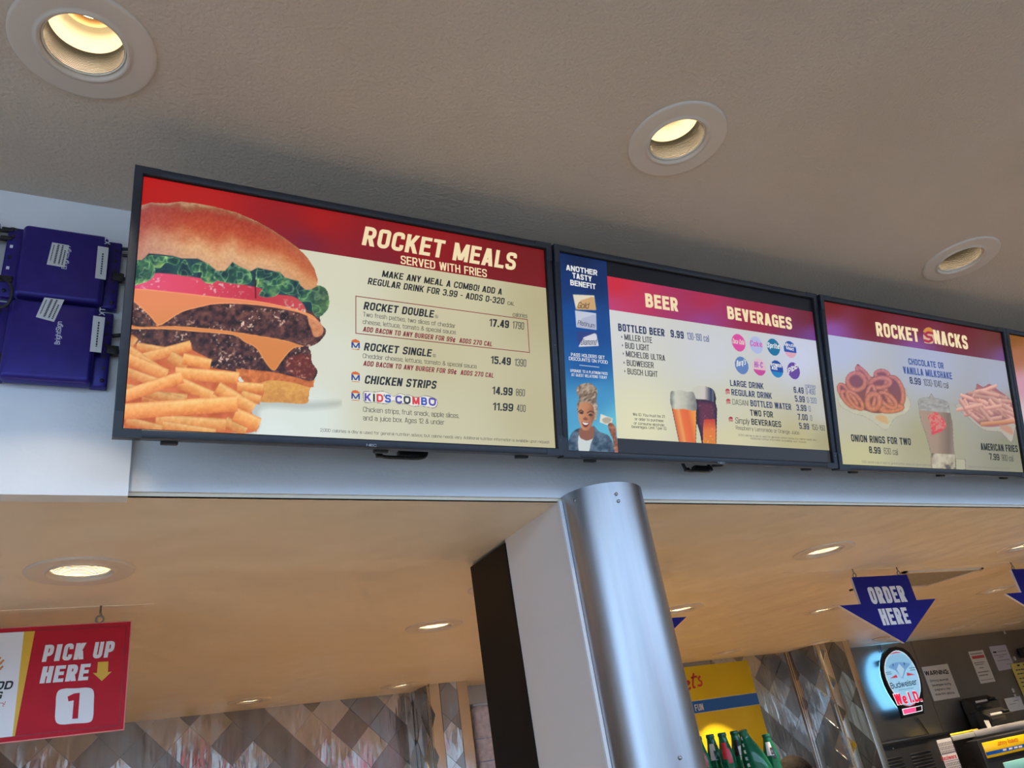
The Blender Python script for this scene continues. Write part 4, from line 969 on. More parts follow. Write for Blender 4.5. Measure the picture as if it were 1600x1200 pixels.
lines(pl, r, [
    ('ANOTHER', C5p(82, 140), C5p(245, 169), 8.6, WHITE, 0, .04), ('TASTY', C5p(115, 181), C5p(216, 201), 8.6, WHITE, 0, .04), ('BENEFIT', C5p(104, 218), C5p(237, 241), 8.6, WHITE, 0, .04),
    ('Gold', C5p(140, 338), C5p(206, 342), 9.5, INK, .4, 0), ('Platinum', C5p(140, 424), C5p(236, 444), 7.5, GREY, .4, 0), ('Diamond', C5p(158, 530), C5p(246, 530), 9.5, NAVY, .4, 0),
    ('PASS HOLDERS GET', C5p(108, 588), C5p(283, 604), 5.2, WHITE, 0, .015), ('DISCOUNTS ON FOOD', C5p(97, 608), C5p(299, 629), 5.2, WHITE, 0, .015),
    ('UPGRADE TO A PLATINUM PASS', C5p(104, 670), C5p(298, 687), 4.4, WHITE, 0, .01), ('AT GUEST RELATIONS TODAY', C5p(110, 692), C5p(295, 707), 4.4, WHITE, 0, .01),
    ('BEER', C5p(497, 332), C5p(667, 357), 21.5, CREAM, 0, .045), ('BEVERAGES', C6p(470, 232), C6p(873, 301), 19.5, CREAM, 0, .045),
    ('BOTTLED BEER', C5p(354, 457), C5p(596, 486), 11.8, NAVY, 0, .035), ('9.99', C5p(627, 489), C5p(696, 499), 11.5, NAVY, 0, .035), ('130-190 cal', C5p(713, 501), C5p(827, 515), 11, BLUE, 0, 0),
    ('\u2022 MILLER LITE', C5p(370, 502), C5p(530, 521), 9.4, INK, 0, .012), ('\u2022 BUD LIGHT', C5p(374, 546), C5p(515, 561), 9.4, INK, 0, .012), ('\u2022 MICHELOB ULTRA', C5p(378, 589), C5p(598, 614), 9.4, INK, 0, .012),
    ('\u2022 BUDWEISER', C5p(382, 636), C5p(539, 651), 9.2, INK, 0, .012), ('\u2022 BUSCH LIGHT', C5p(386, 680), C5p(560, 698), 9.2, INK, 0, .012),
    ('We I.D. You must be 21', C5p(430, 898), C5p(596, 910), 4.4, INK, 0, .01), ('or older to purchase', C5p(440, 922), C5p(589, 932), 4.4, INK, 0, .01), ('or consume alcoholic', C5p(435, 944), C5p(595, 955), 4.4, INK, 0, .01), ('beverages. Limit 1 per I.D.', C5p(424, 962), C5p(607, 973), 4.4, INK, 0, .01),
    ('LARGE DRINK', C6p(485, 652), C6p(694, 673), 9.6, NAVY, 0, .03), ('6.49', C6p(882, 695), C6p(945, 701), 9.6, NAVY, 0, .03), ('0-490', C6p(958, 703), C6p(1017, 708), 9, BLUE, 0, 0), ('calories', C6p(952, 663), C6p(1019, 669), 6.5, BLUE, 0, 0),
    ('REGULAR DRINK', C6p(493, 710), C6p(746, 734), 9.8, NAVY, 0, .03), ('5.99', C6p(890, 750), C6p(952, 756), 9.6, NAVY, 0, .03), ('0-320', C6p(965, 758), C6p(1025, 763), 9, BLUE, 0, 0),
    ('DASANI', C6p(498, 768), C6p(600, 777), 8.5, GREY, .1, 0), ('BOTTLED WATER', C6p(612, 779), C6p(867, 803), 9.8, NAVY, 0, .03), ('3.99', C6p(900, 806), C6p(962, 811), 9.6, NAVY, 0, .03), ('0', C6p(976, 812), C6p(988, 813), 8.5, BLUE, 0, 0),
    ('TWO FOR', C6p(610, 838), C6p(753, 851), 9.6, INK, 0, .03), ('7.00', C6p(908, 864), C6p(970, 869), 9.6, NAVY, 0, .03), ('0', C6p(986, 870), C6p(998, 871), 8.5, BLUE, 0, 0),
    ('Simply', C6p(515, 886), C6p(610, 894), 9.5, INK, .2, .0), ('BEVERAGES', C6p(618, 894), C6p(804, 911), 9.4, INK, 0, .03), ('5.99', C6p(917, 920), C6p(979, 926), 9.6, NAVY, 0, .03), ('150-160', C6p(995, 926), C6p(1078, 933), 8.5, GREY, 0, 0),
    ('Raspberry Lemonade or Orange Juice', C6p(520, 924), C6p(916, 956), 6, GREY, 0, 0),
    ('2,000 calories a day is used for general nutrition advice, but calorie needs vary.', C6p(535, 964), C6p(1026, 996), 3.0, GREY, 0, 0), ('Additional nutrition information is available upon request.', C6p(610, 985), C6p(961, 1009), 3.0, GREY, 0, 0)], NT)
for x, y in ((468, 687), (473, 750), (488, 862)):
    cx, cy = C6p(x, y); burger_icon(pl, r, cx, cy, .52, 'S', True)
lettering(pl, D[1], 'NEC', (1122.5, 724.2), (1132.8, 725), 2.8, BAD, 0.0009, 0, .03, name='maker_badge')
# round drink logos
L8 = crop(1130, 510, .10625)
rowc = [((226, 240), (216, 76, 156), None), ((486, 275), (176, 186, 226), None), ((740, 305), (18, 112, 156), None), ((984, 340), (34, 78, 168), (218, 164, 180)),
        ((272, 574), (96, 128, 184), None), ((530, 595), (222, 184, 196), (196, 70, 150)), ((788, 626), (30, 72, 158), (28, 128, 188)), ((1036, 652), (100, 68, 156), None)]
for (c, c1, c2) in rowc:
    (px, py), = L8(c); u, v = pl.uv(px, py, NA); rad = .0305
    a = Art(pl, u - rad, u + rad, v - rad, v + rad, NA, rad / 16)
    d = np.sqrt((a.U - u) ** 2 + (a.V - v) ** 2); m = (d < rad * .98)
    colr = np.where(((a.V - v) < -rad * .33)[:, None] & (c2 is not None), np.array(c2 if c2 else c1)[None, :], np.array(c1)[None, :]).astype(float)
    a.C = colr; a.A = m.astype(float); a.build('drink_logo', M['disp'], r)
lg = lambda x, y: (1130 + x * .10625, 510 + y * .10625)
lines(pl, r, [('Coca-Cola', lg(136, 248), lg(322, 276), 8, PINKW, .3, .01), ('Coke', lg(398, 288), lg(580, 308), 9, T('mag', 200, 80, 168), .1, .03), ('Sprite', lg(648, 308), lg(836, 335), 8, WHITE, .25, .03),
              ('Minute', lg(905, 285), lg(1054, 306), 5, WHITE, 0, .02), ('Maid', lg(930, 336), lg(1038, 360), 5, WHITE, 0, .02), ('Barq\'s', lg(195, 590), lg(345, 560), 9, WHITE, .3, .01),
              ('Hi-C', lg(462, 600), lg(588, 612), 9, T('pur', 150, 70, 170), .1, .03), ('POWER', lg(706, 584), lg(862, 608), 5, WHITE, 0, .035), ('ADE', lg(714, 630), lg(800, 642), 5, WHITE, 0, .035), ('Pibb', lg(962, 700), lg(1096, 612), 8.5, WHITE, 0, .03)], NT)
# beer glasses
BQ = crop(1030, 590, .09167)
uu0 = pl.uv(1044, 650, NA)[0]; uu1 = pl.uv(1124, 650, NA)[0]
a = Art(pl, uu0, uu1, cv0, pl.uv(1080, 598, NA)[1], NA, .0016, idw(BG[1]))
a.poly(BQ((620, 355), (960, 395), (992, 540), (985, 800), (978, 1160), (728, 1160), (690, 950), (640, 780)), lambda X, Y, d: np.where(((np.abs(X - 1108.5) < 10 - np.clip((668 - Y) * .12, 0, 9)) & (Y > 655))[:, None], ramp((Y - 655) / 35.0, [(0, (190, 60, 44)), (.5, (226, 120, 54)), (1, (220, 130, 48))]), ramp(d / 8.0, [(0, (26, 18, 34)), (.5, (70, 34, 62)), (1, (98, 44, 66))])) + (np.clip((fnoise(X, Y, 2.4, 4, 1) - .8) * 6, 0, 1))[:, None] * 50, smooth=False)
a.poly(BQ((558, 185), (620, 150), (700, 133), (860, 163), (945, 235), (965, 415), (800, 375), (615, 362), (570, 270)), lambda X, Y, d: ramp((X - 1082) / 34.0, [(0, (200, 200, 184)), (.55, (206, 198, 190)), (.72, (120, 116, 122)), (.85, (44, 56, 88)), (.95, (110, 112, 120)), (1, (40, 40, 48))]), k=3)
a.poly(BQ((205, 500), (642, 540), (640, 800), (630, 1160), (345, 1160)), lambda X, Y, d: np.where((d < 1.2)[:, None], np.array([[46, 26, 22]]), ramp(((X - 1053) - (Y - 640) * .2) / 34.0, [(0, (220, 110, 60)), (.2, (236, 160, 90)), (.32, (232, 112, 56)), (.6, (226, 104, 52)), (.85, (238, 150, 66)), (1, (236, 156, 70))])), smooth=False)
a.poly(BQ((188, 250), (260, 225), (350, 208), (480, 238), (590, 262), (640, 548), (420, 535), (208, 515)), lambda X, Y, d: ramp((X - 1048) / 40.0 + (fnoise(X, Y, 5, 3) - .5) * .2, [(0, (130, 134, 128)), (.2, (206, 206, 188)), (.6, (186, 186, 170)), (1, (120, 122, 120))]), k=3)
a.build('beer_picture', M['disp'], r)

# ---- third display: ROCKET SNACKS
pl, r = TVP[2], D[2]
r = rect_art(pl, r, U0, U1, V0, V1, NS, idw(BG[2]))
hv = (pl.uv(1295, 525, NH)[1] + pl.uv(1575, 564, NH)[1]) / 2
rect_art(pl, r, U0, U1, hv, V1, NH, idw(HD_[2]), 'header_band')
C7p = lambda x, y: (1270 + x * .2584, 450 + y * .2584)
lines(pl, r, [('ROCKET', C7p(388, 290), C7p(646, 328), 21.5, CREAM, 0, .045), ('NACKS', C7p(738, 336), C7p(943, 373), 21.5, CREAM, 0, .045),
    ('CHOCOLATE OR', C7p(580, 462), C7p(794, 489), 9.6, BLUE, 0, .035), ('VANILLA MILKSHAKE', C7p(549, 517), C7p(844, 553), 11, BLUE, 0, .035), ('8.99', C7p(588, 578), C7p(656, 588), 10.5, NAVY, 0, .03), ('1030-1040 cal', C7p(672, 590), C7p(822, 608), 10.5, GREY, 0, .0),
    ('ONION RINGS FOR TWO', C7p(234, 928), C7p(595, 951), 11.2, INK, 0, .035), ('8.99', C7p(342, 998), C7p(413, 1004), 10.5, INK, 0, .035), ('630 cal', C7p(432, 1004), C7p(516, 1011), 10, GREY, 0, .0),
    ('AMERICAN FRIES', C7p(1018, 980), C7p(1242, 993), 11, INK, 0, .035), ('7.99', C7p(1070, 1038), C7p(1131, 1043), 10, INK, 0, .03), ('900 cal', C7p(1145, 1044), C7p(1214, 1049), 9.5, GREY, 0, .0),
    ('2,000 calories a day is used for general nutrition advice, but calorie needs vary.', C7p(297, 1058), C7p(716, 1079), 4, LGREY, 0, 0), ('Additional nutrition information is available upon request.', C7p(940, 1086), C7p(1197, 1098), 3.4, LGREY, 0, 0)], NT)
(ix, iy) = C7p(700, 288)
a = Art(pl, pl.uv(ix - 11, iy, NA)[0], pl.uv(ix + 11, iy, NA)[0], pl.uv(ix, iy + 18, NA)[1], pl.uv(ix, iy - 18, NA)[1], NA, .0014)
bq = lambda *q: [(ix + x, iy + y) for x, y in q]
a.poly(bq((-8, -5), (-6, -11), (0, -13.5), (6, -10.5), (8, -4)), (210, 140, 60), k=4)
a.poly(bq((-7.5, -4), (8, -3), (8, 10), (5, 13), (-5, 12), (-7.5, 9)), (216, 176, 150), k=3)
a.stroke(bq((6.5, -3.5), (-1, -5), (-5.5, -2), (-2, 1.5), (4, 3), (5.5, 7), (0, 9.5), (-6.5, 7.5)), 3.6, (170, 34, 66))
a.build('burger_icon', M['disp'], r)
a = Art(pl, U0, U1, V0, pl.uv(1400, 568, NA)[1], NA, .0026, idw(BG[2]))
O_ = crop(1300, 560, .1084)
a.poly(O_((95, 560), (115, 690), (240, 770), (370, 822), (480, 852), (640, 960), (775, 1040), (850, 960), (920, 855), (1060, 800), (1135, 690), (1120, 580), (1085, 540), (1070, 440), (900, 400), (300, 500)), lambda X, Y, d: np.where((d < 1.0)[:, None], np.array([[142, 138, 122]]), np.array([[192, 188, 164]]) + (fnoise(X, Y, 8, 2)[:, None] - .5) * 16), soft=1.3)
a.poly(O_((95, 430), (200, 350), (230, 220), (340, 180), (350, 90), (400, 90), (560, 260), (640, 180), (760, 160), (840, 250), (950, 330), (1030, 470), (1040, 640), (990, 750), (800, 780), (620, 790), (480, 750), (260, 690), (130, 560)), lambda X, Y, d: ramp((Y - 580) / 60.0, [(0, (128, 78, 104)), (1, (134, 78, 66))]))
def ring(cx, cy, rx, ry, rot, wd, k=1.0):
    (qx, qy), = O_((cx, cy)); sx, sy = rx * .1084, ry * .1084; c_, s_ = math.cos(rot), math.sin(rot)
    P = [(qx + sx * math.cos(t) * c_ - sy * math.sin(t) * s_, qy + sx * math.cos(t) * s_ + sy * math.sin(t) * c_) for t in np.linspace(0, 2 * PI, 40)]
    def f(X, Y, s):
        g = np.clip((Y - 575) / 80.0, 0, 1)[:, None]; c = np.array([[190, 118, 128]]) * (1 - g) + np.array([[208, 130, 82]]) * g
        return c * k * (1 - .28 * np.abs(s)[:, None] ** 2) + (fnoise(X, Y, 3, 9, 2)[:, None] - .5) * 26
    a.stroke(P, wd * .1084, f, soft=1.2)
for q in ((460, 240, 150, 40, .85, 62), (720, 230, 95, 55, .1, 62), (170, 480, 60, 120, -.5, 60), (900, 480, 120, 220, -.25, 70), (250, 590, 60, 150, -.75, 58), (330, 600, 60, 160, -.7, 58), (860, 720, 150, 40, -.1, 70), (800, 600, 150, 70, .7, 62), (700, 350, 140, 70, -.1, 70), (560, 560, 60, 170, .1, 58), (350, 330, 130, 120, .5, 72), (600, 620, 90, 110, .1, 88)): ring(*q)
a.poly(O_((625, 850), (700, 810), (790, 850), (810, 945), (720, 920)), (206, 160, 104), soft=3, alpha=.8)
F_ = crop(1410, 590, .125)
a.poly(F_((650, 345), (760, 325), (1000, 400), (1300, 350), (1450, 480), (1420, 620), (1368, 808), (1280, 740), (1210, 682), (1080, 675), (960, 630), (800, 490)), lambda X, Y, d: np.where((d < 1.1)[:, None], np.array([[120, 114, 106]]), np.array([[178, 170, 156]]) + 0 * X[:, None]), soft=1.2)
pile = F_((740, 235), (900, 150), (930, 70), (1010, 110), (1090, 75), (1200, 150), (1340, 260), (1440, 440), (1390, 560), (1180, 610), (1000, 605), (880, 510), (800, 420))
a.poly(pile, (158, 104, 108))
r2 = np.random.default_rng(3)
for k in range(60):
    t = r2.random(2); cx = 760 + 620 * t[0]; cy = 130 + 430 * t[1]
    if cy < 330 - (cx - 740) * .8 and cx < 1000: continue
    if cy < 90 + max(0, cx - 1050) * .75: continue
    an = r2.uniform(-.5, 1.2); L = r2.uniform(70, 140); q0, q1 = F_((cx - L * math.cos(an), cy - L * math.sin(an)), (cx + L * math.cos(an), cy + L * math.sin(an)))
    k2 = r2.uniform(.86, 1.08)
    a.bar(q0, q1, 6.2, lambda X, Y, s, k2=k2: (ramp(s * .5 + .5, [(0, (166, 112, 106)), (.5, (206, 152, 138)), (1, (218, 172, 156))]) * (1 - .0 * Y[:, None]) * k2) * np.clip(1.06 - (Y - 600)[:, None] / 600, .8, 1.1), soft=1.3)
q0, q1 = F_((980, 585), (1395, 545)); a.bar(q0, q1, 6.5, lambda X, Y, s: ramp(s * .5 + .5, [(0, (166, 100, 76)), (.6, (204, 144, 104)), (1, (210, 156, 120))]))
a.poly(F_((1225, 630), (1300, 600), (1370, 640), (1375, 715)), (196, 128, 100), soft=3, alpha=.7)
# milkshake glass
a.poly(F_((192, 280), (260, 245), (330, 240), (360, 190), (400, 245), (500, 270), (570, 310), (600, 430), (632, 600), (640, 800), (658, 960), (662, 1150), (378, 1160), (350, 950), (290, 720), (225, 530), (200, 380)), lambda X, Y, d: np.where((d < 1.0)[:, None], np.array([[112, 110, 104]]), np.where((Y < 641 + (X - 1440) * .1)[:, None], np.array([[156, 154, 150]]) + (fnoise(X, Y * 2.4, 6, 3)[:, None] - .5) * 60, ramp((X - 1440) / 50.0, [(0, (166, 142, 124)), (.5, (160, 136, 116)), (.85, (122, 104, 90)), (1, (140, 128, 112))]))), soft=1.2, k=3)
a.poly(F_((365, 945), (655, 960), (662, 1150), (378, 1160)), lambda X, Y, d: ramp(fnoise(X, Y, 8, 13, 2), [(.25, (92, 90, 84)), (.42, (168, 156, 134)), (.8, (196, 188, 164))]), smooth=False)
a.poly(F_((660, 1005), (790, 1010), (800, 1160), (662, 1160)), lambda X, Y, d: np.where((d < 1.3)[:, None], np.array([[110, 110, 98]]), np.array([[176, 172, 146]]) + 0 * X[:, None]), smooth=False)
a.stroke([F_((430, 570))[0]], 1, (0, 0, 0)) if False else None
a.poly(F_((325, 480), (400, 432), (470, 470), (540, 560), (530, 640), (440, 660), (375, 715), (360, 660), (345, 560)), lambda X, Y, d: np.where((fnoise(X, Y, 2.6, 8, 2) > .52)[:, None], np.array([[206, 128, 118]]), np.array([[214, 78, 84]])), soft=1.5)
a.poly(F_((362, 680), (500, 640), (510, 665), (370, 718)), (208, 70, 80), smooth=False)
a.build('snack_pictures', M['disp'], r)
lettering(pl, D[2], 'NEC', (1484, 744.4), (1492, 744.9), 2.2, BAD, 0.0009, 0, .03, name='maker_badge')
# ---- fourth display, only its left edge in view
rect_art(TVP[3], D[3], U0, U1, V0, V1, NS, idw(BG[3]))

# ------------------------------------------------------------------ media players on the soffit end box
PURP = noisy('player_purple_metal', rgb(40, 30, 118), rgb(46, 36, 130), 30.0, rough=0.34, metal=0.35)
STK = plain('sticker_paper', rgb(214, 212, 210), 0.6); PRN = plain('print_dark', rgb(58, 56, 60), 0.7); PWH = plain('print_white', rgb(220, 222, 232), 0.5)
PORT = plain('port_dark', (0.01, 0.01, 0.012, 1), 0.5)
YP = YB - 0.040
plp = wall_plane(YP)
CP = lambda x, y: (x * .2833, 280 + y * .2833)
def player(x0, x1, z0, z1, label):
    ox, oz = (x0 + x1) / 2, z0; hw = (x1 - x0) / 2; H_ = z1 - z0
    pl = Plane((ox, YB, oz), (1, 0, 0), (0, 0, 1))
    r = empty('media_player', mtx=pl.M, label=label, cat='media player', group='purple media players on the end box')
    f = 0.030
    MB().rbox(-hw + f, hw - f, 0.004, H_ - 0.002, 0.004, 0.040, 0.012, 4).build('case', PURP, r)
    for a, b in ((-hw, -hw + f + 0.006), (hw - f - 0.006, hw)):
        MB().rbox(a, b, 0.006, H_ - 0.004, 0.0, 0.020, 0.004, 2).build('mounting_flange', PURP, r)
    for k in range(5):
        v = 0.05 + k * 0.03
        MB().box(-hw + 0.008, -hw + 0.014, v, v + 0.008, 0.0195, 0.0212).build('port_mark', PWH if k % 2 else PORT, r)
        MB().box(hw - 0.014, hw - 0.008, v, v + 0.007, 0.0195, 0.0212).build('port_mark', PORT, r)
    for a in (-hw + 0.011, hw - 0.011):
        MB().tube([(a, 0.022, 0.019), (a, 0.022, 0.0225)], 0.0042, 12).build('mounting_screw', PORT, r)
    return r, pl
def sticker(pl, r, q, n, rows):
    flat(pl, r, q, STK, n, 'sticker')
    (x0, y0), (x1, y1), (x2, y2), (x3, y3) = q; mb = MB()
    for (t, s0, s1, w_) in rows:
        def P(t_, s_):
            ax, ay = x0 + (x1 - x0) * t_, y0 + (y1 - y0) * t_; bx, by = x3 + (x2 - x3) * t_, y3 + (y2 - y3) * t_
            u = pl.uv(ax + (bx - ax) * s_, ay + (by - ay) * s_, n + .0003); return (u[0], u[1], n + .0003)
        k = s0
        while k < s1:
            mb.add([P(t, k), P(t, min(k + .055, s1)), P(t + w_, min(k + .055, s1)), P(t + w_, k)], [(0, 1, 2, 3)]); k += .075
    o = mb.build('small_print', PRN, r); o['kind'] = 'stuff'
NP = 0.0404
XA, XB = -0.252, -0.016
p1, pp1 = player(XA, XB, 2.816, 3.020, 'upper purple media player with white stickers, left of the burger menu')
p2, pp2 = player(XA - 0.002, XB - 0.004, 2.608, 2.814, 'lower purple media player with white brand lettering, left of the burger menu')
p3, pp3 = player(-0.51, -0.270, 2.826, 3.030, 'dark purple media player cut off by the left picture edge')
def cpq(*q): return [CP(*t) for t in q]
lettering(pp1, p1, 'BrightSign', CP(366, 497), CP(390, 372), 8, PWH, NP, 0, .01, upright=True)
sticker(pp1, p1, cpq((288, 348), (382, 365), (355, 487), (257, 470)), NP + .0006, ((.12, .1, .8, .06), (.34, .05, .9, .12), (.6, .05, .9, .1), (.8, .25, .9, .08)))
sticker(pp1, p1, cpq((540, 368), (600, 378), (583, 555), (524, 545)), NP + .0006, ((.45, .2, .85, .14),))
lettering(pp1, p1, 'XT', CP(608, 362), CP(611, 322), 9, PWH, NP, 0, .02, upright=True)
lettering(pp2, p2, 'BrightSign', CP(330, 912), CP(342, 786), 8.6, PWH, NP, 0, .015, upright=True)
sticker(pp2, p2, cpq((245, 652), (355, 665), (298, 787), (197, 760)), NP + .0006, ((.12, .1, .8, .06), (.34, .05, .9, .12), (.6, .05, .9, .1), (.8, .25, .9, .08)))
sticker(pp2, p2, cpq((515, 752), (580, 762), (558, 957), (495, 950)), NP + .0006, ((.45, .15, .85, .14),))
lettering(pp2, p2, 'XT', CP(578, 752), CP(582, 710), 9, PWH, NP, 0, .02, upright=True)
def wp(x, y, Y): P = on_y(*CP(x, y), Y); return (float(P[0]), float(P[1]), float(P[2]))
def cable(label, pts, r, plug=None, name='cable'):
    t = empty(name, pts[0], label=label, cat='cable', group='black cables around the media players')
    o = Vector(pts[0])
    P = spline([pts[0]] + list(pts) + [pts[-1]], 6)[6:-12] if len(pts) > 2 else np.array(pts)
    MB().tube([Vector(p) - o for p in P], r, 8).build('cord', M['cable'], t)
    if plug:
        for c, (a, b, d) in plug:
            q = Vector(c) - o; MB().rbox(q.x - a, q.x + a, q.y - b, q.y + b, q.z - d, q.z + d, 0.002).build('plug', M['black'], t)
    return t
YC = 1.722
cable('thick black cable joining the two upper players at the left edge', [wp(-30, 270, YC), wp(20, 285, YC), wp(70, 275, YC), wp(105, 290, YC)], 0.0042, [(wp(45, 282, YC), (.012, .006, .005))])
cable('second black cable just below the top one at the left edge', [wp(-30, 325, YC), wp(20, 330, YC), wp(68, 325, YC)], 0.0042, [(wp(35, 328, YC), (.012, .006, .005))])
cable('black cable loop hanging beside the lower player at the left edge', [wp(-40, 540, YC), wp(20, 545, YC - .02), wp(60, 590, YC - .04), wp(62, 650, YC - .04), wp(30, 700, YC - .03), wp(-30, 700, YC)], 0.0035, [(wp(30, 555, YC), (.014, .007, .008))])
cable('black plug at the lower left corner of the lower player', [wp(-30, 985, YC), wp(10, 985, YC)], 0.004, [(wp(5, 990, YC), (.010, .007, .010))])
cable('pair of black leads from upper player to burger menu, upper lead', [wp(675, 385, YC), wp(740, 388, YC)], 0.0040)
cable('pair of black leads from upper player to burger menu, lower lead', [wp(675, 420, YC), wp(740, 424, YC)], 0.0040)
cable('black square plug between upper player and burger menu', [wp(640, 545, YC), wp(740, 555, YC)], 0.0045, [(wp(650, 545, YC), (.013, .007, .011))])
cable('black square plug between lower player and burger menu', [wp(600, 945, YC), wp(700, 955, YC)], 0.0045, [(wp(620, 947, YC), (.013, .007, .011))])
cable('short dark connector above the square plug of the lower player', [wp(620, 865, YC), wp(690, 858, YC)], 0.0048)
# cables sagging below the burger and beer menus
def sag(label, x0, x1, y, dip):
    a = on_y(x0, y, 1.70); b = on_y(x1, y + (x1 - x0) * .03, 1.70); m = (a + b) / 2
    pts = [tuple(a + np.array([0, 0, .03])), tuple(a + np.array([.01, 0, -dip * .5])), tuple(m + np.array([0, 0, -dip])), tuple(b + np.array([-.01, 0, -dip * .6])), tuple(b + np.array([0, 0, .03]))]
    cable(label, pts, 0.005, [(tuple(a + np.array([.012, 0, -dip * .6])), (.008, .006, .005)), (tuple(m + np.array([.03, .01, 0.005])), (.035, .01, .008))])
sag('black cable sagging below the burger menu board', 585, 668, 708, .010)
sag('black cable sagging below the beer menu board', 1068, 1110, 732, .006)

# ------------------------------------------------------------------ hanging signs
RED = noisy('sign_red_print', rgb(168, 24, 42), rgb(174, 28, 46), 4.0, rough=0.55, spec=0.2); DRED = plain('sign_dark_red', rgb(92, 16, 34), 0.4); EDGE = plain('sign_edge_pink', rgb(222, 150, 150), 0.5)
SWH = plain('sign_white_print', rgb(226, 226, 228), 0.45); YEL = plain('sign_yellow_print', rgb(214, 172, 44), 0.45); BLK = plain('sign_black_print', rgb(18, 17, 18), 0.5)
PICT = picture_material('sign_picture', False)
def hook(parent, x, v0, v1, n=0.0):
    """screw hook from the ceiling holding a ring through the sign's top edge"""
    MB().tube([(x, v1, n), (x, v0 + 0.030, n), (x + .004, v0 + 0.022, n)], 0.0030, 8).build('screw_hook', M['hook'], parent)
    ring = [(x + 0.0105 * math.sin(t), v0 + 0.010 + 0.0105 * math.cos(t), n + .002 * math.cos(t)) for t in np.linspace(0, 2 * PI, 20)]
    MB().tube(ring, 0.0026, 8, False).build('hook_ring', M['hook'], parent)
YS = 2.735
x0, x1, z0, z1 = -0.98, 0.1000, 2.0075, 2.3250
ps = Plane((x0, YS, z0), (1, 0, 0), (0, 0, 1))
sg = empty('hanging_sign', mtx=ps.M, label='red hanging sign reading PICK UP HERE 1 with yellow arrow', cat='sign')
sw, sh = x1 - x0, z1 - z0
MB().rbox(0, sw, 0, sh, -0.008, 0.0, 0.0015, 1).build('sign_board', EDGE, sg)
flat(ps, sg, [(.003, .003), (sw - .003, .003), (sw - .003, sh - .003), (.003, sh - .003)], RED, .0006, 'red_print', px=False)
b = MB(); t = 0.0016; i0 = 0.014
for (a_, c_, d_, e_) in ((i0, sw - i0, i0, i0 + t), (i0, sw - i0, sh - i0 - t, sh - i0), (i0, i0 + t, i0, sh - i0), (sw - i0 - t, sw - i0, i0, sh - i0)): b.add([(a_, d_, .001), (c_, d_, .001), (c_, e_, .001), (a_, e_, .001)], [(0, 1, 2, 3)])
b.build('inner_line', DRED, sg)
C8 = lambda x, y: (x * .3, 840 + y * .3)
tl = ps.uv(*C8(125, 492), .0012); bl = ps.uv(*C8(65, 1030), .0012)
flat(ps, sg, [(i0 + t, i0 + t), (bl[0], i0 + t), (tl[0], sh - i0 - t), (i0 + t, sh - i0 - t)], SWH, .0012, 'white_print', px=False)
tr = ps.uv(*C8(182, 490), .0012); br = ps.uv(*C8(78, 1028), .0012)
flat(ps, sg, [(bl[0], i0 + t), (br[0], i0 + t), (tr[0], sh - i0 - t), (tl[0], sh - i0 - t)], YEL, .0012, 'yellow_stripe', px=False)
lettering(ps, sg, 'PICK UP', C8(217, 648), C8(596, 622), 26, SWH, .0014, .12, .07)
lettering(ps, sg, 'HERE', C8(205, 760), C8(466, 741), 26, SWH, .0014, .12, .07)
flat(ps, sg, [C8(*q) for q in ((510, 648), (565, 645), (562, 700), (582, 698), (530, 747), (484, 705), (505, 705))], YEL, .0014, 'yellow_arrow')
q = [C8(*p) for p in ((325, 788), (395, 785), (462, 782), (488, 802), (488, 870), (484, 938), (462, 963), (388, 968), (315, 973), (288, 950), (290, 880), (296, 812))]
flat(ps, sg, q, SWH, .0014, 'number_panel', smooth=3)
flat(ps, sg, [C8(*p) for p in ((352, 828), (385, 812), (416, 808), (406, 942), (376, 944), (384, 848), (356, 853))], RED, .0018, 'number_one')
C9 = lambda x, y: (x * .1916, 970 + y * .1916)
lettering(ps, sg, 'OD', C9(-44, 565), C9(108, 556), 13, BLK, .0016, .2, .04)
lettering(ps, sg, 'G', C9(-62, 640), C9(20, 634), 11, BLK, .0016, .2, .04)
lettering(ps, sg, 'n!', C9(-16, 702), C9(42, 698), 8, RED, .0016, .25, .0)
fa = Art(ps, ps.uv(-30, 1040, .0016)[0], ps.uv(9, 1040, .0016)[0], ps.uv(0, 1056, .0016)[1], ps.uv(0, 1022, .0016)[1], .0016, .0018)
for q0, q1 in (((-14, 1052), (6.5, 1030)), ((-18, 1046), (2, 1026)), ((-8, 1054), (5, 1040)), ((-20, 1052), (-6, 1030))): fa.bar(q0, q1, 4.5, lambda X, Y, s: ramp(s * .5 + .5, [(0, (120, 50, 24)), (.5, (206, 126, 56)), (1, (226, 160, 86))]))
fa.build('fries_print', PICT, sg)
hook(sg, on_y(156.5, 960, YS)[0] - x0, sh, ZL - z0, -.004)
hook(sg, 0.12, sh, ZL - z0, -.004)

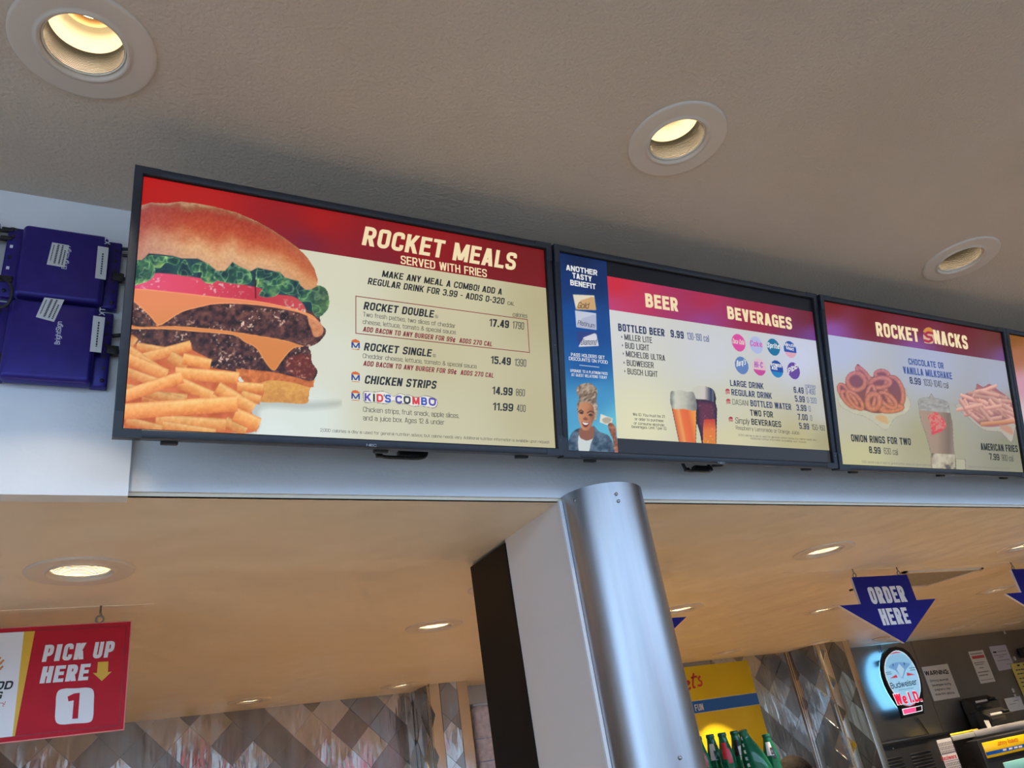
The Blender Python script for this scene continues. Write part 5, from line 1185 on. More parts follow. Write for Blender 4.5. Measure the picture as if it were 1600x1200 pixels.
ABLUE = plain('arrow_blue_print', rgb(12, 18, 112), 0.6, spec=0.15); FOAM = plain('foam_board_edge', rgb(206, 204, 206), 0.6)
YA = 2.671
AR = [(1331, 902), (1417, 898), (1432, 938), (1462, 936.4), (1413.6, 1004.8), (1311.4, 945), (1344.7, 944)]
AP_ = [on_y(px, py, YA) for px, py in AR]
xl, xr, zt = (AP_[0][0] + AP_[6][0]) / 2, (AP_[1][0] + AP_[2][0]) / 2, (AP_[0][2] + AP_[1][2]) / 2
zw = (AP_[2][2] + AP_[3][2] + AP_[5][2] + AP_[6][2]) / 4
ARW = [(xl, zt), (xr, zt), (xr, zw), (AP_[3][0], zw), (AP_[4][0], AP_[4][2]), (AP_[5][0], zw), (xl, zw)]
bx, bz = AP_[4][0], AP_[4][2]
def order_arrow(dx, label, first):
    pl_ = Plane((bx + dx, YA, bz), (1, 0, 0), (0, 0, 1))
    r = empty('arrow_sign', mtx=pl_.M, label=label, cat='sign', group='blue order arrows hanging from the ceiling')
    if first is None:
        mb = MB(); mb.prism([(x - bx, z - bz) for x, z in ARW], -0.013, 0.0, 'z'); mb.build('foam_board', FOAM, r)
        flat(pl_, r, [(x - bx, z - bz) for x, z in ARW], ABLUE, .0006, 'blue_print', px=False)
        C5q = lambda x, y: (1220 + x * .2375, 820 + y * .2375)
        for s_, p0, p1, h in (('ORDER', C5q(602, 522), C5q(836, 506), 26.5), ('HERE', C5q(676, 662), C5q(860, 648), 26.5)):
            lettering(pl_, r, s_, p0, p1, h, SWH, .0012, 0, .07)
        for hx in (on_y(1335, 894, YA)[0], on_y(1404, 891, YA)[0]): hook(r, hx - bx, zt - bz, ZL - bz, -.006)
    else:
        for c in list(first.children): link(c.copy(), r)
    return r
ar0 = order_arrow(0, 'blue hanging arrow sign reading ORDER HERE, whole in view', None)
order_arrow(1.341, 'blue hanging arrow sign cut off by the right picture edge', ar0)
order_arrow(-1.664, 'blue arrow sign almost hidden behind the steel column', ar0)

# ------------------------------------------------------------------ yellow wall sign and bottles
YY = 5.835
py_ = wall_plane(YY)
tr = on_y(1168, 1031.6, YY); br = on_y(1205, 1163, YY)
xr_, zt_ = float(tr[0]), float(tr[2]); zb_ = 1.30; xl_ = 3.55
py_ = Plane((xl_, YY, zb_), (1, 0, 0), (0, 0, 1))
ys = empty('wall_sign', mtx=py_.M, label='yellow wall sign with blue stripe and red script behind the column', cat='sign')
SYEL = noisy('poster_yellow', rgb(226, 196, 30), rgb(231, 203, 40), 2.0, rough=0.3); SBLU = plain('poster_blue', rgb(16, 92, 176), 0.3); SRED = plain('poster_red', rgb(190, 24, 34), 0.35)
MB().rbox(0, xr_ - xl_, 0, zt_ - zb_, -0.012, 0.0, 0.002, 1).build('sign_board', SYEL, ys)
CY = lambda x, y: (1040 + x / 6.0, 1000 + y / 6.0)
v1_ = (py_.uv(*CY(155, 590), .001)[1] + py_.uv(*CY(850, 495), .001)[1]) / 2; v0_ = (py_.uv(*CY(180, 703), .001)[1] + py_.uv(*CY(880, 600), .001)[1]) / 2
e_ = 0.006
flat(py_, ys, [(0, v0_ - e_), (xr_ - xl_, v0_ - e_), (xr_ - xl_, v1_ + e_), (0, v1_ + e_)], plain('poster_cream', rgb(214, 204, 160), 0.4), .0006, 'stripe_edge', px=False)
flat(py_, ys, [(0, v0_), (xr_ - xl_, v0_), (xr_ - xl_, v1_), (0, v1_)], SBLU, .0010, 'blue_stripe', px=False)
def script(pl, r, strokes, wpx, mat, n, conv, name='script_lettering'):
    """brush lettering: strokes of image points swept into flat ribbons"""
    mb = MB()
    for st in strokes:
        P = [np.array(pl.uv(*conv(*q), n)) for q in st]
        if len(P) > 2:
            Q = spline([tuple(P[0])] + [tuple(p) for p in P] + [tuple(P[-1])], 5)[5:-10]; P = [np.array(q) for q in Q]
        x, y = conv(*st[0]); wd = abs(pl.uv(x + wpx, y, n)[0] - pl.uv(x, y, n)[0]) / 2
        L = []
        for i, p in enumerate(P):
            d = P[min(i + 1, len(P) - 1)] - P[max(i - 1, 0)]; d = d / (np.linalg.norm(d) + 1e-9); nn = np.array([-d[1], d[0]]) * wd
            L += [(*(p + nn), n), (*(p - nn), n)]
        mb.add(L, [(2 * i, 2 * i + 1, 2 * i + 3, 2 * i + 2) for i in range(len(P) - 1)])
    return mb.build(name, mat, r)
script(py_, ys, [((148, 325), (135, 400), (128, 478)), ((200, 375), (140, 425), (165, 450), (188, 470)), ((192, 430), (222, 405), (215, 385), (195, 410), (192, 450), (215, 462), (240, 440)), ((262, 310), (256, 400), (262, 445), (282, 435)), ((238, 355), (272, 345), (300, 342)), ((325, 338), (308, 365), (338, 395), (330, 425), (295, 425)), ((120, 470), (128, 478))], 2.4, SRED, .0010, CY)
lettering(py_, ys, 'ES', CY(162, 686), CY(216, 679), 10.5, SWH, .0016, 0, .02)
lettering(py_, ys, 'FUN', CY(282, 668), CY(360, 655), 10.5, SWH, .0016, 0, .02)

# green soda bottles on a display ledge
def glassy(name, col, rough=0.06, tr=0.75):
    m, nt, b = material(name); b.inputs['Base Color'].default_value = col; b.inputs['Roughness'].default_value = rough
    sset(b, 'Transmission Weight', tr); sset(b, 'IOR', 1.45); return m
GREEN = glassy('green_bottle_glass', rgb(24, 128, 92), 0.05, 0.55); LBW = plain('bottle_label_white', rgb(222, 220, 222), 0.35); LBR = plain('bottle_label_red', rgb(200, 40, 52), 0.35); LBD = plain('bottle_label_dark', rgb(30, 24, 30), 0.3)
YBt = 2.60
bprof = [(0.0001, 0.0), (0.026, 0.0), (0.0295, 0.006), (0.030, 0.05), (0.0275, 0.075), (0.0295, 0.10), (0.029, 0.118), (0.024, 0.145), (0.0185, 0.168), (0.0155, 0.185), (0.0145, 0.193), (0.0158, 0.195), (0.0158, 0.204), (0.0145, 0.206), (0.0110, 0.206), (0.0108, 0.198), (0.0001, 0.197)]
_bm = MB().lathe(bprof, 28).mesh('bottle_glass', GREEN)
_rim = MB().lathe([(0.0162, 0.193), (0.0166, 0.1965), (0.0162, 0.200)], 28).mesh('neck_ring', GREEN)
zshelf = float(on_y(1127, 1145, YBt)[2]) - 0.206
bl_names = ['nearest the steel column', 'second from the steel column', 'third from the column, with pale and red label', 'fourth from the column, with dark label', None, 'standing alone at the right end of the row']
for k, (px, py, yy) in enumerate(((1089, 1151, 2.55), (1108.5, 1147.5, 2.64), (1127, 1145, 2.55), (1146, 1142, 2.66), (1196, 1147, 2.60))):
    P = on_y(px, py, yy); nm = [n_ for n_ in bl_names if n_][k]
    r = empty('soda_bottle', (float(P[0]), yy, zshelf), label='green glass soda bottle ' + nm, cat='bottle', group='green bottles in front of the yellow sign')
    sc = (float(P[2]) - zshelf) / 0.206; r.scale = (1, 1, sc)
    r.rotation_euler = (0, 0, k * 1.1)
    link(bpy.data.objects.new('bottle_glass', _bm), r); link(bpy.data.objects.new('neck_ring', _rim), r)
    a0 = PI * 1.25 - k * 1.1
    for (z0_, z1_, m_, w0, w1) in ((.115, .172, (LBW, LBW, LBR, LBD, LBW)[k], -.5, .45), (.100, .150, (LBR, GREEN, LBR, LBW, LBD)[k], .1, .7)):
        rad = lambda z: float(np.interp(z, [.1, .118, .145, .168, .185], [.0297, .0292, .0242, .0187, .0157])) + .0003
        MB().lathe([(rad(z), z) for z in np.linspace(z0_, z1_, 6)], 10, a0=a0 + w0, a1=a0 + w1).build('label', m_, r)
# the big tilted bottle between them
P = on_y(1159, 1141, 2.50); hb = 0.30
r = empty('large_bottle', (float(P[0]) + .045, 2.50, zshelf), label='large dark green bottle with sloping shoulder beside the single right bottle', cat='bottle')
top = Vector((float(P[0]) - (float(P[0]) + .045), 0, float(P[2]) - zshelf)); L_ = top.length
r.rotation_euler = top.to_track_quat('Z', 'Y').to_euler()
MB().lathe([(0.0001, 0.0), (0.050, 0.0), (0.052, 0.01), (0.052, L_ - .145), (0.045, L_ - .10), (0.030, L_ - .055), (0.020, L_ - .028), (0.0165, L_ - .012), (0.018, L_ - .010), (0.018, L_ - .001), (0.016, L_), (0.0001, L_ - .004)], 32).build('bottle_glass', GREEN, r)
MB().lathe([(0.0524, 0.03), (0.0524, L_ - .150)], 16, a0=PI, a1=PI * 1.6).build('label', LBD, r)
for k in range(5):
    t = L_ - .03 - k * .022; rr_ = float(np.interp(t, [L_ - .145, L_ - .10, L_ - .055, L_ - .028], [.052, .045, .030, .020])) + .0006
    MB().lathe([(rr_, t), (rr_ + .002, t + .006), (rr_ * .98, t + .012)], 6, a0=PI * 1.55, a1=PI * 1.62).build('white_fleck', LBW, r)  # small white flecks in a column down the shoulder
structure('display_ledge', MB().box(1.95, 2.56, 2.42, 2.74, zshelf - 0.03, zshelf).box(2.0, 2.5, 2.55, 2.6, 0, zshelf - 0.03), M['wall_warm'])

# ------------------------------------------------------------------ plastic-wrapped stack beside the left pier
def wrapped():
    YW = 5.70
    A0 = on_y(739, 1104, YW); A1 = on_y(764, 1106, YW)
    r = empty('wrapped_cup_stack', (float((A0[0] + A1[0]) / 2), YW + .065, 1.45), label='tall plastic-wrapped stack of lids beside the black end panel', cat='package')
    hw = 0.075; ht = float(A0[2]) - 1.45
    mb = MB(); N = 28; K = 40; vs = []
    rr = random.Random(4)
    for k in range(K + 1):
        z = ht * k / K
        for i in range(N):
            t = 2 * PI * i / N; c_, s_ = math.cos(t), math.sin(t); q = (abs(c_) ** 5 + abs(s_) ** 5) ** (-1 / 5.0)
            w_ = 1 + rr.uniform(-.045, .03) if k < K - 3 else 1.0
            if k == K: w_ *= .86
            vs.append((hw * q * c_ * w_, hw * q * s_ * w_, z))
    fs = [(k * N + i, k * N + (i + 1) % N, (k + 1) * N + (i + 1) % N, (k + 1) * N + i) for k in range(K) for i in range(N)] + [tuple(range(K * N, K * N + N))]
    mb.add(vs, fs, True); mb.build('plastic_wrap', noisy('wrap_plastic', rgb(176, 180, 214), rgb(214, 218, 240), 30.0, rough=0.12, bump=0.5, bscale=40.0, bdist=0.01), r)
    for k in range(3): MB().rbox(-hw * 1.02, hw * 1.02, -hw * 1.02, hw * 1.02, ht * (.3 + .2 * k), ht * (.3 + .2 * k) + .006, .002, 1).build('wrap_crease', plain('crease_blue', rgb(150, 170, 226), 0.3), r)
    MB().rbox(-hw * .9, hw * .9, -hw * .9, hw * .9, ht, ht + .02, .008, 2).build('top_lid', plain('lid_blue_white', rgb(170, 200, 238), 0.4), r)
wrapped()
structure('wall_shelf', MB().box(2.46, 3.4, 5.6, 5.862, 1.42, 1.45), M['steel_trim'])

# ------------------------------------------------------------------ lit beer sign, notices and equipment on the right
YN = 5.965
pn = wall_plane(YN)
BQ2 = lambda x, y: (1360 + x * .10833, 1000 + y * .10833)
o_ = pn.uv(*BQ2(480, 1130)); pn = Plane((float(o_[0]), YN, float(o_[1])), (1, 0, 0), (0, 0, 1))
ns = empty('lit_beer_sign', mtx=pn.M, label='lit oval beer sign with black rim and blue glow on the steel wall', cat='sign')
out = [(360, 95), (270, 115), (200, 190), (172, 300), (170, 400), (190, 520), (235, 650), (290, 760), (360, 870), (420, 960), (440, 985), (480, 1130), (775, 1060), (758, 925), (765, 850), (752, 700), (738, 600), (700, 450), (640, 300), (560, 180), (470, 115)]
uvo = [tuple(pn.uv(*BQ2(*q))) for q in out]
MB().prism(uvo, -0.035, 0.0, 'z').build('sign_case', M['black'], ns)
cu, cv = np.mean(uvo, 0)
MB().prism([(cu + (x - cu) * .965, cv + (y - cv) * .965) for x, y in uvo[:11] + uvo[13:]], -0.049, -0.038, 'z').build('back_light', glow('back_light_blue', (0.16, 0.52, 1.0, 1), 5.0), ns)
inn = [(370, 145), (290, 185), (220, 270), (197, 400), (215, 520), (280, 680), (370, 820), (430, 900), (500, 952), (570, 960), (640, 920), (700, 850), (728, 740), (725, 640), (700, 520), (640, 370), (560, 250), (470, 170)]
ui = [pn.uv(*BQ2(*q), .001) for q in inn]
na = Art(pn, min(p[0] for p in ui) - .005, max(p[0] for p in ui) + .005, min(p[1] for p in ui) - .005, max(p[1] for p in ui) + .005, .001, .0055)
bq2 = lambda *q: [BQ2(*t) for t in q]
na.poly(bq2(*inn), lambda X, Y, d: np.where((d < 1.6)[:, None], np.array([[226, 238, 246]]), np.array([[158, 206, 236]]) + (fnoise(X, Y, 4, 3)[:, None] - .5) * 14))
na.poly(bq2((280, 205), (360, 172), (440, 182), (360, 190)), (206, 40, 66), k=3)
na.poly(bq2((220, 360), (280, 230), (400, 200), (520, 230), (600, 330), (520, 340), (420, 315), (330, 330), (250, 395)), (140, 190, 222), k=3)
na.poly(bq2((260, 390), (340, 330), (430, 318), (520, 330), (575, 350), (510, 430), (470, 550), (430, 520), (360, 440)), (112, 158, 206), k=3)
na.poly(bq2((410, 340), (490, 420), (460, 540), (430, 520), (380, 420)), (172, 206, 232), smooth=False)
for q in (((318, 345), (332, 350), (330, 385)), ((478, 325), (495, 330), (492, 370))): na.poly(bq2(*q), (30, 44, 84), smooth=False)
na.poly(bq2((285, 555), (370, 500), (395, 540)), (202, 44, 72), smooth=False); na.poly(bq2((525, 470), (640, 500), (528, 515)), (202, 44, 72), smooth=False)
for q in (((225, 470), (290, 460)), ((235, 495), (300, 488)), ((565, 405), (640, 395)), ((580, 435), (645, 428))): na.stroke(bq2(*q), 1.4, (96, 136, 160))
na.stroke(bq2((410, 722), (620, 690)), 1.0, (110, 150, 176))
na.poly(bq2((490, 930), (570, 948), (650, 905), (640, 935), (570, 962), (510, 950)), (208, 40, 70), soft=1)
na.build('sign_face', M['disp'], ns)
for q_ in ((300, 300), (600, 700)):
    u_ = pn.uv(*BQ2(*q_)); MB().rbox(u_[0] - .012, u_[0] + .012, u_[1] - .03, u_[1] + .03, -.136, -.034, .003, 1).build('standoff', M['black'], ns)
NRED = glow('neon_red', rgb(222, 30, 70), 1.2); NDK = glow('neon_ink', rgb(34, 62, 84), 1.0); NWH = glow('neon_white', rgb(236, 236, 244), 1.1); NPK = glow('neon_pink', rgb(255, 70, 120), 1.6)
lettering(pn, ns, 'Budweiser', BQ2(305, 705), BQ2(682, 640), 9.5, NDK, .0018, 0, .02)
for s_, p0, p1 in (('We', (384, 938), (548, 912)), ('I.D.', (580, 907), (752, 880))):
    lettering(pn, ns, s_, BQ2(p0[0] - 6, p0[1] + 8), BQ2(p1[0] + 6, p1[1] + 8), 19.5, NWH, .0016, 0, .06)
    lettering(pn, ns, s_, BQ2(*p0), BQ2(*p1), 17.5, NRED, .0022, 0, .045)
flat(pn, ns, [BQ2(*q) for q in ((455, 995), (745, 940), (752, 1022), (478, 1085))], NWH, .0016, 'label_strip')
flat(pn, ns, [BQ2(*q) for q in ((468, 1005), (650, 968), (656, 1036), (486, 1072))], NPK, .0020, 'label_print')
flat(pn, ns, [BQ2(*q) for q in ((652, 968), (736, 950), (742, 1012), (658, 1034))], plain('label_dark', rgb(60, 14, 24), .5), .0020, 'label_print')
def notice(q, label, base, rows, group='paper notices on the steel wall', Y=6.096):
    P = [on_y(1330 + x * .1833, 980 + y * .1833, Y) for x, y in q]
    x0 = (P[0][0] + P[3][0]) / 2; x1 = (P[1][0] + P[2][0]) / 2; z0 = (P[2][2] + P[3][2]) / 2; z1 = (P[0][2] + P[1][2]) / 2
    pl = Plane((float(x0), Y, float(z0)), (1, 0, 0), (0, 0, 1)); w_, h_ = float(x1 - x0), float(z1 - z0)
    r = empty('paper_notice', mtx=pl.M, label=label, cat='notice', group=group)
    MB().box(0, w_, 0, h_, -0.002, 0.0).build('sheet', base, r)
    for (v, u0, u1, t, m) in rows:
        mb = MB(); u = u0
        while u < u1 - .005:
            l = min(random.uniform(.05, .12), u1 - u); mb.add([(u * w_, v * h_, .0008), ((u + l) * w_, v * h_, .0008), ((u + l) * w_, (v + t) * h_, .0008), (u * w_, (v + t) * h_, .0008)], [(0, 1, 2, 3)]); u += l + (.02 if t < .06 else -.001)
        o = mb.build('print_line', m, r); o['kind'] = 'stuff'
    return r, pl
PAPER = plain('notice_paper', rgb(226, 222, 212), 0.7); PAPL = plain('notice_paper_cool', rgb(204, 200, 208), 0.7); PAPY = plain('notice_paper_yellow', rgb(226, 206, 110), 0.7); PLIN = plain('notice_print_grey', rgb(130, 126, 122), 0.7); PRED = plain('notice_print_red', rgb(206, 84, 84), 0.6)
C4 = lambda x, y: (1330 + x * .1833, 980 + y * .1833)
r, pl = notice([(600, 335), (822, 317), (930, 597), (705, 628)], 'white notice headed WARNING beside the lit beer sign', PAPER, [])
for s_, p0, p1, h, m, bo in (('WARNING:', (634, 413), (836, 396), 7.2, BLK, .06), ('Drinking alcoholic', (676, 468), (832, 452), 3.6, PRN, .02), ('beverages during', (693, 505), (851, 489), 3.6, PRN, .02), ('pregnancy may', (716, 543), (851, 529), 3.6, PRN, .02), ('cause birth defects.', (718, 582), (884, 566), 3.6, PRN, .02)):
    lettering(pl, r, s_, C4(*p0), C4(*p1), h, m, .0008, 0, bo)
notice([(993, 215), (1118, 190), (1230, 455), (1113, 487)], 'narrow white notice with a red heading band', PAPER, [(.90, .08, .9, .03, PLIN), (.76, .1, .92, .09, PRED), (.62, .1, .8, .03, PLIN), (.56, .1, .7, .03, PLIN), (.45, .3, .6, .03, PLIN), (.32, .1, .85, .035, PLIN), (.22, .1, .7, .035, PLIN), (.08, .1, .9, .02, PLIN)])
notice([(1175, 163), (1330, 150), (1385, 355), (1255, 370)], 'bluish white notice right of the red-banded one', PAPL, [(.72, .1, .3, .06, BLK), (.74, .36, .9, .03, PLIN), (.60, .1, .85, .025, PLIN), (.52, .3, .6, .025, PLIN), (.38, .15, .9, .03, PLIN), (.2, .6, .9, .02, PLIN)])
notice([(1365, 310), (1600, 282), (1680, 560), (1460, 590)], 'yellow notice at the right picture edge', PAPY, [(.9, .22, .32, .05, BLK), (.9, .45, .9, .05, PRN), (.78, .1, .9, .03, PRN), (.66, .1, .8, .03, PRN), (.52, .1, .9, .03, PRN), (.4, .1, .9, .03, PRN), (.28, .1, .7, .03, PRN), (.14, .1, .9, .03, PRN)], Y=6.090)
notice([(1308, 606), (1443, 588), (1480, 700), (1345, 722)], 'small white slip above the black printers', PAPER, [(.7, .5, .85, .05, PLIN), (.5, .2, .6, .04, PLIN)], Y=6.088)
P = on_y(1330 + 1425 * .1833, 980 + 180 * .1833, 6.08)
bbx = empty('wall_box', (float(P[0]), 6.08, float(P[2]) - .11), label='black wall box at the right edge above the yellow notice', cat='box')
MB().rbox(0, .4, -.05, .02, 0, .11, .006).build('box_body', M['black'], bbx); MB().box(.02, .38, -.0525, -.05, .02, .09).build('box_cover', plain('black_cover', (.02, .02, .02, 1), .3), bbx)

# black machines under the wall and the shelf above them
YE_ = 5.68
CE = lambda x, y: (1460 + x * .11667, 1060 + y * .11667)
def P_(c, Y=YE_): q = on_y(c[0], c[1], Y); return float(q[0]), float(q[2])
mx0, mz = P_((1354, 1166)); mx1, mz1 = P_((1484.5, 1146.5)); mz = (mz + mz1) / 2
pm = Plane((mx0, YE_, 0), (1, 0, 0), (0, 0, 1))
mc = empty('drink_machine', mtx=pm.M, label='black louvred machine with a patterned maker label strip', cat='machine')
MB().rbox(0, mx1 - mx0, 0.0, mz, -0.36, 0.0, 0.006).build('machine_body', M['black'], mc)
MB().box(-.006, mx1 - mx0 + .004, mz - .012, mz + .006, -0.36, 0.008).build('top_rim', plain('rim_dark_steel', (.05, .05, .05, 1), .3, .8), mc)
for k in range(7):
    for c_ in range(2):
        MB().rbox(.12 + c_ * .42, .42 + c_ * .42, mz - .13 - k * .028, mz - .118 - k * .028, 0.0, .006, .002, 1).build('louvre', plain('louvre_black', (.010, .010, .011, 1), .5), mc)
MB().tube([(.34, mz - .045, 0.0), (.34, mz - .045, .004)], .008, 12).build('screw', M['screw'], mc)
sx0 = P_(CE(25, 830))[0] - mx0; sx1 = P_(CE(215, 792))[0] - mx0; sz1 = P_(CE(120, 810))[1]; 
MB().box(sx0, sx1, sz1 - .62, sz1, 0.0, .002).build('label_strip', plain('label_strip_white', rgb(206, 202, 206), .5), mc)
la = MB(); cw = (sx1 - sx0) / 9
for j in range(16):
    for i in range(9):
        v = sz1 - .03 - j * .036
        if -.175 < v - sz1 < -.105 - .0: continue
        a0, b0 = sx0 + i * cw + .004, v
        la.add([(a0, b0, .003), (a0 + .006, b0, .003), (a0 + cw - .002, b0 - .03, .003), (a0 + cw - .008, b0 - .03, .003)], [(0, 1, 2, 3)])
        la.add([(a0 + cw - .008, b0, .003), (a0 + cw - .002, b0, .003), (a0 + .006, b0 - .03, .003), (a0, b0 - .03, .003)], [(0, 1, 2, 3)])
o = la.build('label_pattern', PRN, mc); o['kind'] = 'stuff'
lettering(pm, mc, 'Cecilware', CE(105, 1105), CE(302, 1062), 7.0, plain('label_red', rgb(186, 60, 74), .5), .004, 0, .03)
for yy in ((70, 1025, 280, 978), (110, 1132, 318, 1090)):
    a = pm.uv(*CE(yy[0], yy[1]), .0035)
    MB().add([(sx0, a[1], .0035), (sx1, a[1], .0035), (sx1, a[1] + .004, .0035), (sx0, a[1] + .004, .0035)], [(0, 1, 2, 3)]).build('label_line', PRN, mc)
# second machine with the yellow header
YD = 5.60
dx0, _z = P_(CE(590, 870), YD); dz = P_(CE(610, 850), YD)[1] + .02
pd = Plane((dx0, YD, 0), (1, 0, 0), (0, 0, 1))
dm = empty('drink_dispenser', mtx=pd.M, label='black drink dispenser with small yellow and blue header at right edge', cat='machine')
MB().rbox(0, 1.1, 0, dz, -.13, 0, .008).build('dispenser_body', M['black'], dm)
q = [pd.uv(*CE(*c), .002) for c in ((632, 866), (1290, 722), (1330, 930), (708, 1070))]
u0 = (q[0][0] + q[3][0]) / 2; v1 = (q[0][1] + q[1][1]) / 2; v0 = (q[2][1] + q[3][1]) / 2; u1 = 1.0
MB().rbox(u0, u1, v0, v1, 0, .008, .002, 1).build('header_panel', plain('header_yellow', rgb(222, 176, 20), .3, Emission_Color=rgb(222, 176, 20), Emission_Strength=0.25), dm)
MB().box(u0, u1, v0 + (v1 - v0) * .16, v0 + (v1 - v0) * .38, .008, .009).build('header_stripe', plain('header_blue', rgb(20, 86, 176), .3), dm)
lettering(pd, dm, 'Johnny Rockets', CE(850, 900), CE(1130, 840), 7.0, SRED, .0095, .25, .012)
for x in (920, 1000, 1070, 1130): flat(pd, dm, [CE(x, 972 - (x - 920) * .2), CE(x + 48, 962 - (x - 920) * .2), CE(x + 44, 938 - (x - 920) * .2), CE(x - 4, 948 - (x - 920) * .2)], SWH, .0096, 'stripe_print')
MB().rbox(.25, .9, dz - .42, dz - .24, 0, .012, .004, 1).build('front_window', plain('dispenser_teal', rgb(120, 180, 184), .3), dm)
# steel shelf with printers
YSf = 5.74
shx, shz = P_((1487, 1150.5), YSf)
sf = empty('steel_shelf', (shx, 6.1, shz), label='pale steel shelf under the black printers', cat='shelf')
MB().rbox(0, 2.6, YSf - 6.1, -.002, -.045, 0, .004, 2).build('shelf_board', noisy('shelf_steel', (.6, .58, .54, 1), (.7, .68, .64, 1), 4, rough=.35, metal=.6), sf)
MB().rbox(.36, 2.6, YSf - 6.1 - .012, YSf - 6.1 - .001, -.05, .012, .003, 1).build('price_rail', plain('rail_grey', rgb(150, 146, 146), .4), sf)
for x in (.3, 2.2): MB().prism([(0, -.045), (-.4, -.045), (0, -.2)], x, x + .02, 'x').build('shelf_bracket', M['steel_trim'], sf)
ty = empty('yellow_reflector', (shx + .06, YSf + .19, shz + .001), label='added yellow reflector on the steel shelf, tinting the wall left of the printers', cat='tray')  # added yellow sheet that throws a yellow reflection onto the steel wall
MB().rbox(0, .46, -.13, .16, 0, .004, .001, 1).build('reflector_sheet', plain('reflector_yellow', rgb(236, 216, 60), .35), ty)
MB().rbox(0, .46, -.14, -.128, 0, .020, .002, 1).build('reflector_edge', plain('reflector_yellow_edge', rgb(236, 216, 60), .35), ty)
def printer(px, py, Y, sc, label, lift):
    X, Z = P_(CE(px, py), Y)
    r = empty('receipt_printer', (X, Y, Z), label=label, cat='printer', group='black receipt printers on the steel shelf')
    PB = plain('printer_black', (.014, .013, .011, 1), .4)
    MB().prism([(-.07, 0), (.075, 0), (.075, .13), (.04, .155), (-.07, .085)], 0, .42 * sc, 'x').build('printer_body', PB, r)
    MB().rbox(.30 * sc, .40 * sc, -.06, .0, .10, .125, .004, 1).build('paper_cover', M['black'], r)
    MB().rbox(.02, .27 * sc, -.075, -.068, .03, .075, .002, 1).build('front_plate', plain('printer_plate', (.03, .026, .02, 1), .35), r)
    MB().box(.06 * sc, .26 * sc, -.055, -.050, .085, .115).build('receipt_paper', PAPER, r)
    if lift: MB().rbox(.0, .40 * sc, -.06, .07, -(Z - shz) + .001, 0, .004, 1).build('riser_box', PB, r)
    return r
printer(500, 470, YSf + .27, 1.05, 'rear black receipt printer, higher one on the shelf', True)
printer(700, 640, YSf + .115, 1.0, 'front black receipt printer, lower one on the shelf', True)
X, Z = P_(CE(720, 610), YSf + .03)
tg = empty('price_tag', (X, YSf + .03, shz), label='small cream tag standing in front of the printers', cat='tag')
MB().prism([(-.03, 0), (.04, 0), (.03, .075), (-.045, .085)], 0, .004, 'y').build('tag_card', PAPER, tg)
MB().rbox(-.03, .04, -.004, .012, 0, .008, .002, 1).build('tag_foot', PAPER, tg)
# cord of the lit sign
Pc = [on_y(*C4(*q), 6.085) for q in ((560, 770), (600, 820), (640, 880), (665, 915))]
cd = empty('sign_cord', tuple(Pc[0]), label='thin dark cord running down below the lit beer sign', cat='cable')
MB().tube([Vector(p) - Vector(Pc[0]) for p in Pc], .006, 8).build('cord', plain('cord_brown', rgb(70, 52, 30), .6), cd)
Pc = [on_y(*C4(*q), 6.085) for q in ((232, 120), (245, 160), (262, 215))]
cd = empty('sign_cord', tuple(Pc[0]), label='thin dark cord above the lit beer sign at the ceiling', cat='cable')
MB().tube([Vector(p) - Vector(Pc[0]) for p in Pc], .005, 8).build('cord', M['cable'], cd)

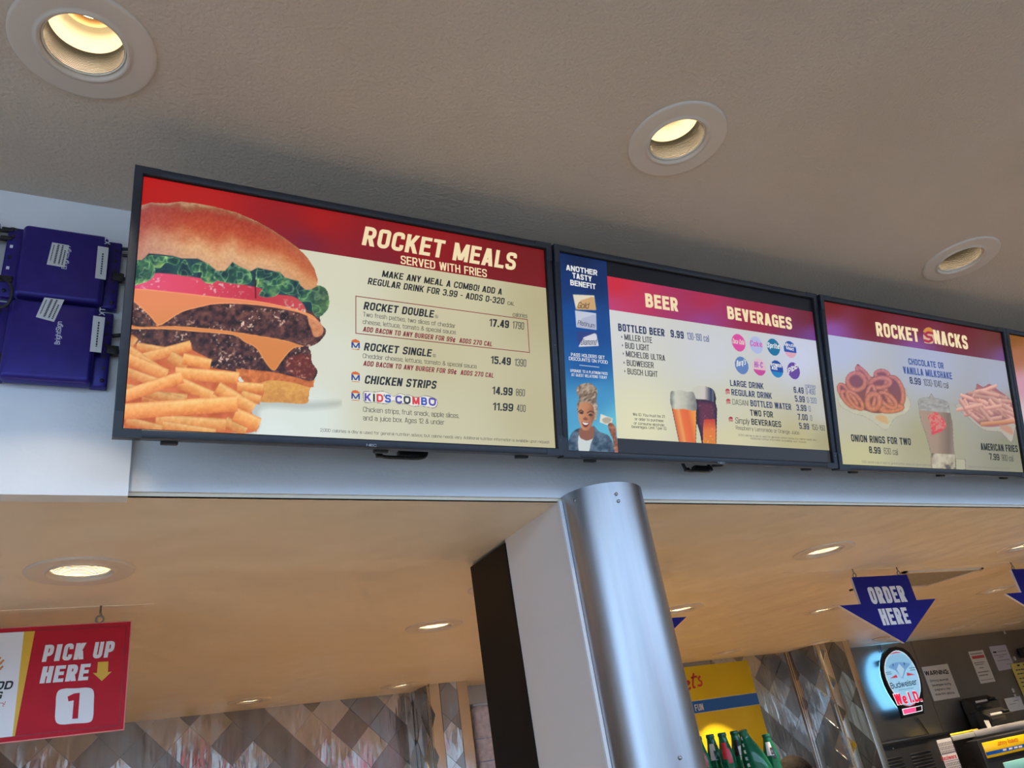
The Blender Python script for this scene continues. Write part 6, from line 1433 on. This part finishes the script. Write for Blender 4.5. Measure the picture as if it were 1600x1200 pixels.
# ------------------------------------------------------------------ person behind the counter (only the top of the head shows)
def person():
    Yh = 3.12
    T_ = on_y(1231, 1181, Yh); X, ztop = float(T_[0]), float(T_[2])
    r = empty('person', (X, Yh, 0), label='person with short dark hair, only the head top showing', cat='person')
    H = ztop / 1.0; k = H / 1.72
    def J(x, y, z): return (x * k, y * k, z * k)
    V = [J(0, 0, .95), J(0, 0, 1.10), J(0, 0, 1.28), J(0, 0, 1.42), J(0, -.01, 1.50), J(0, -.02, 1.56),
         J(.19, 0, 1.40), J(.25, -.02, 1.13), J(.22, -.22, 1.05), J(-.19, 0, 1.40), J(-.25, -.02, 1.13), J(-.22, -.22, 1.05),
         J(.09, 0, .90), J(.10, -.01, .50), J(.10, .02, .09), J(.10, -.14, .03), J(-.09, 0, .90), J(-.10, -.01, .50), J(-.10, .02, .09), J(-.10, -.14, .03)]
    E_ = [(0, 1), (1, 2), (2, 3), (3, 4), (4, 5), (3, 6), (6, 7), (7, 8), (3, 9), (9, 10), (10, 11), (0, 12), (12, 13), (13, 14), (14, 15), (0, 16), (16, 17), (17, 18), (18, 19)]
    RD = [.14, .13, .15, .10, .055, .055, .065, .048, .035, .065, .048, .035, .085, .06, .04, .035, .085, .06, .04, .035]
    me = bpy.data.meshes.new('body'); me.from_pydata(V, E_, []); o = bpy.data.objects.new('body', me); link(o, r)
    md = o.modifiers.new('skin', 'SKIN'); sv = me.skin_vertices[0].data
    for i, q in enumerate(RD): sv[i].radius = (q * k, q * k * .8)
    sv[0].use_root = True
    sd = o.modifiers.new('sub', 'SUBSURF'); sd.levels = 2; sd.render_levels = 2
    me.materials.append(plain('staff_shirt', rgb(40, 40, 48), .8))
    SK = plain('skin', rgb(120, 78, 56), .55); HR = noisy('dark_hair', (.006, .005, .005, 1), (.016, .012, .010, 1), 90., rough=.75, bump=.6, bscale=160, stretch=(1, .3, 1), bdist=.004, spec=.08)
    hd = MB(); c = (0, -.02 * k, 1.61 * k)
    hd.sphere(c, .1, 24, 18, (.78 * k, .95 * k, 1.10 * k))
    hd.sphere((0, -.115 * k, 1.595 * k), .016, 10, 8, (k, 1.1 * k, 1.4 * k))
    for s in (-1, 1): hd.sphere((s * .078 * k, -.01 * k, 1.60 * k), .022, 10, 8, (.4 * k, .8 * k, 1.2 * k))
    ho = hd.build('head', SK, r)
    for s in (-1, 1): MB().sphere((s * .03 * k, -.104 * k, 1.615 * k), .011, 10, 8, (k, .6 * k, .8 * k)).build('eye', plain('eye_white', rgb(230, 228, 224), .3), ho)
    MB().sphere((0, -.106 * k, 1.545 * k), .022, 10, 8, (k, .35 * k, .3 * k)).build('mouth', plain('lips', rgb(120, 60, 54), .5), ho)
    hr = MB(); n0 = 24; prof = []
    for a_ in np.linspace(0, 1.55, 12): prof.append((.108 * math.sin(a_) + 1e-5, .108 * math.cos(a_)))
    hr.lathe(prof, n0); hr.v = [(c[0] + x * .80 * k, c[1] + y * .97 * k + .004, c[2] + z * 1.04 * k + (-.05 * k * max(0, y / .1) * max(0, 1 - z / .07) if y > 0 else .02 * k * max(0, -y / .1) * max(0, 1 - z / .09))) for x, y, z in hr.v]
    hr.build('hair', HR, r)
    for s in (-1, 1):
        h = MB(); b0 = Vector(J(s * .22, -.22, 1.05)); h.rbox(b0.x - .035 * k, b0.x + .035 * k, b0.y - .09 * k, b0.y + .01 * k, b0.z - .014 * k, b0.z + .014 * k, .01 * k, 2)
        for i, l in enumerate((.06, .07, .075, .065)):
            fx = b0.x + (i - 1.5) * .018 * k; h.tube([(fx, b0.y - .085 * k, b0.z), (fx, b0.y - (.085 + l * .6) * k, b0.z - .006 * k), (fx, b0.y - (.085 + l) * k, b0.z - .022 * k)], [.009 * k, .0085 * k, .007 * k], 8)
        h.tube([(b0.x - s * .03 * k, b0.y - .03 * k, b0.z), (b0.x - s * .055 * k, b0.y - .06 * k, b0.z - .004), (b0.x - s * .06 * k, b0.y - .09 * k, b0.z - .012)], [.011 * k, .0095 * k, .008 * k], 8)
        h.build('hand', SK, r)
person()
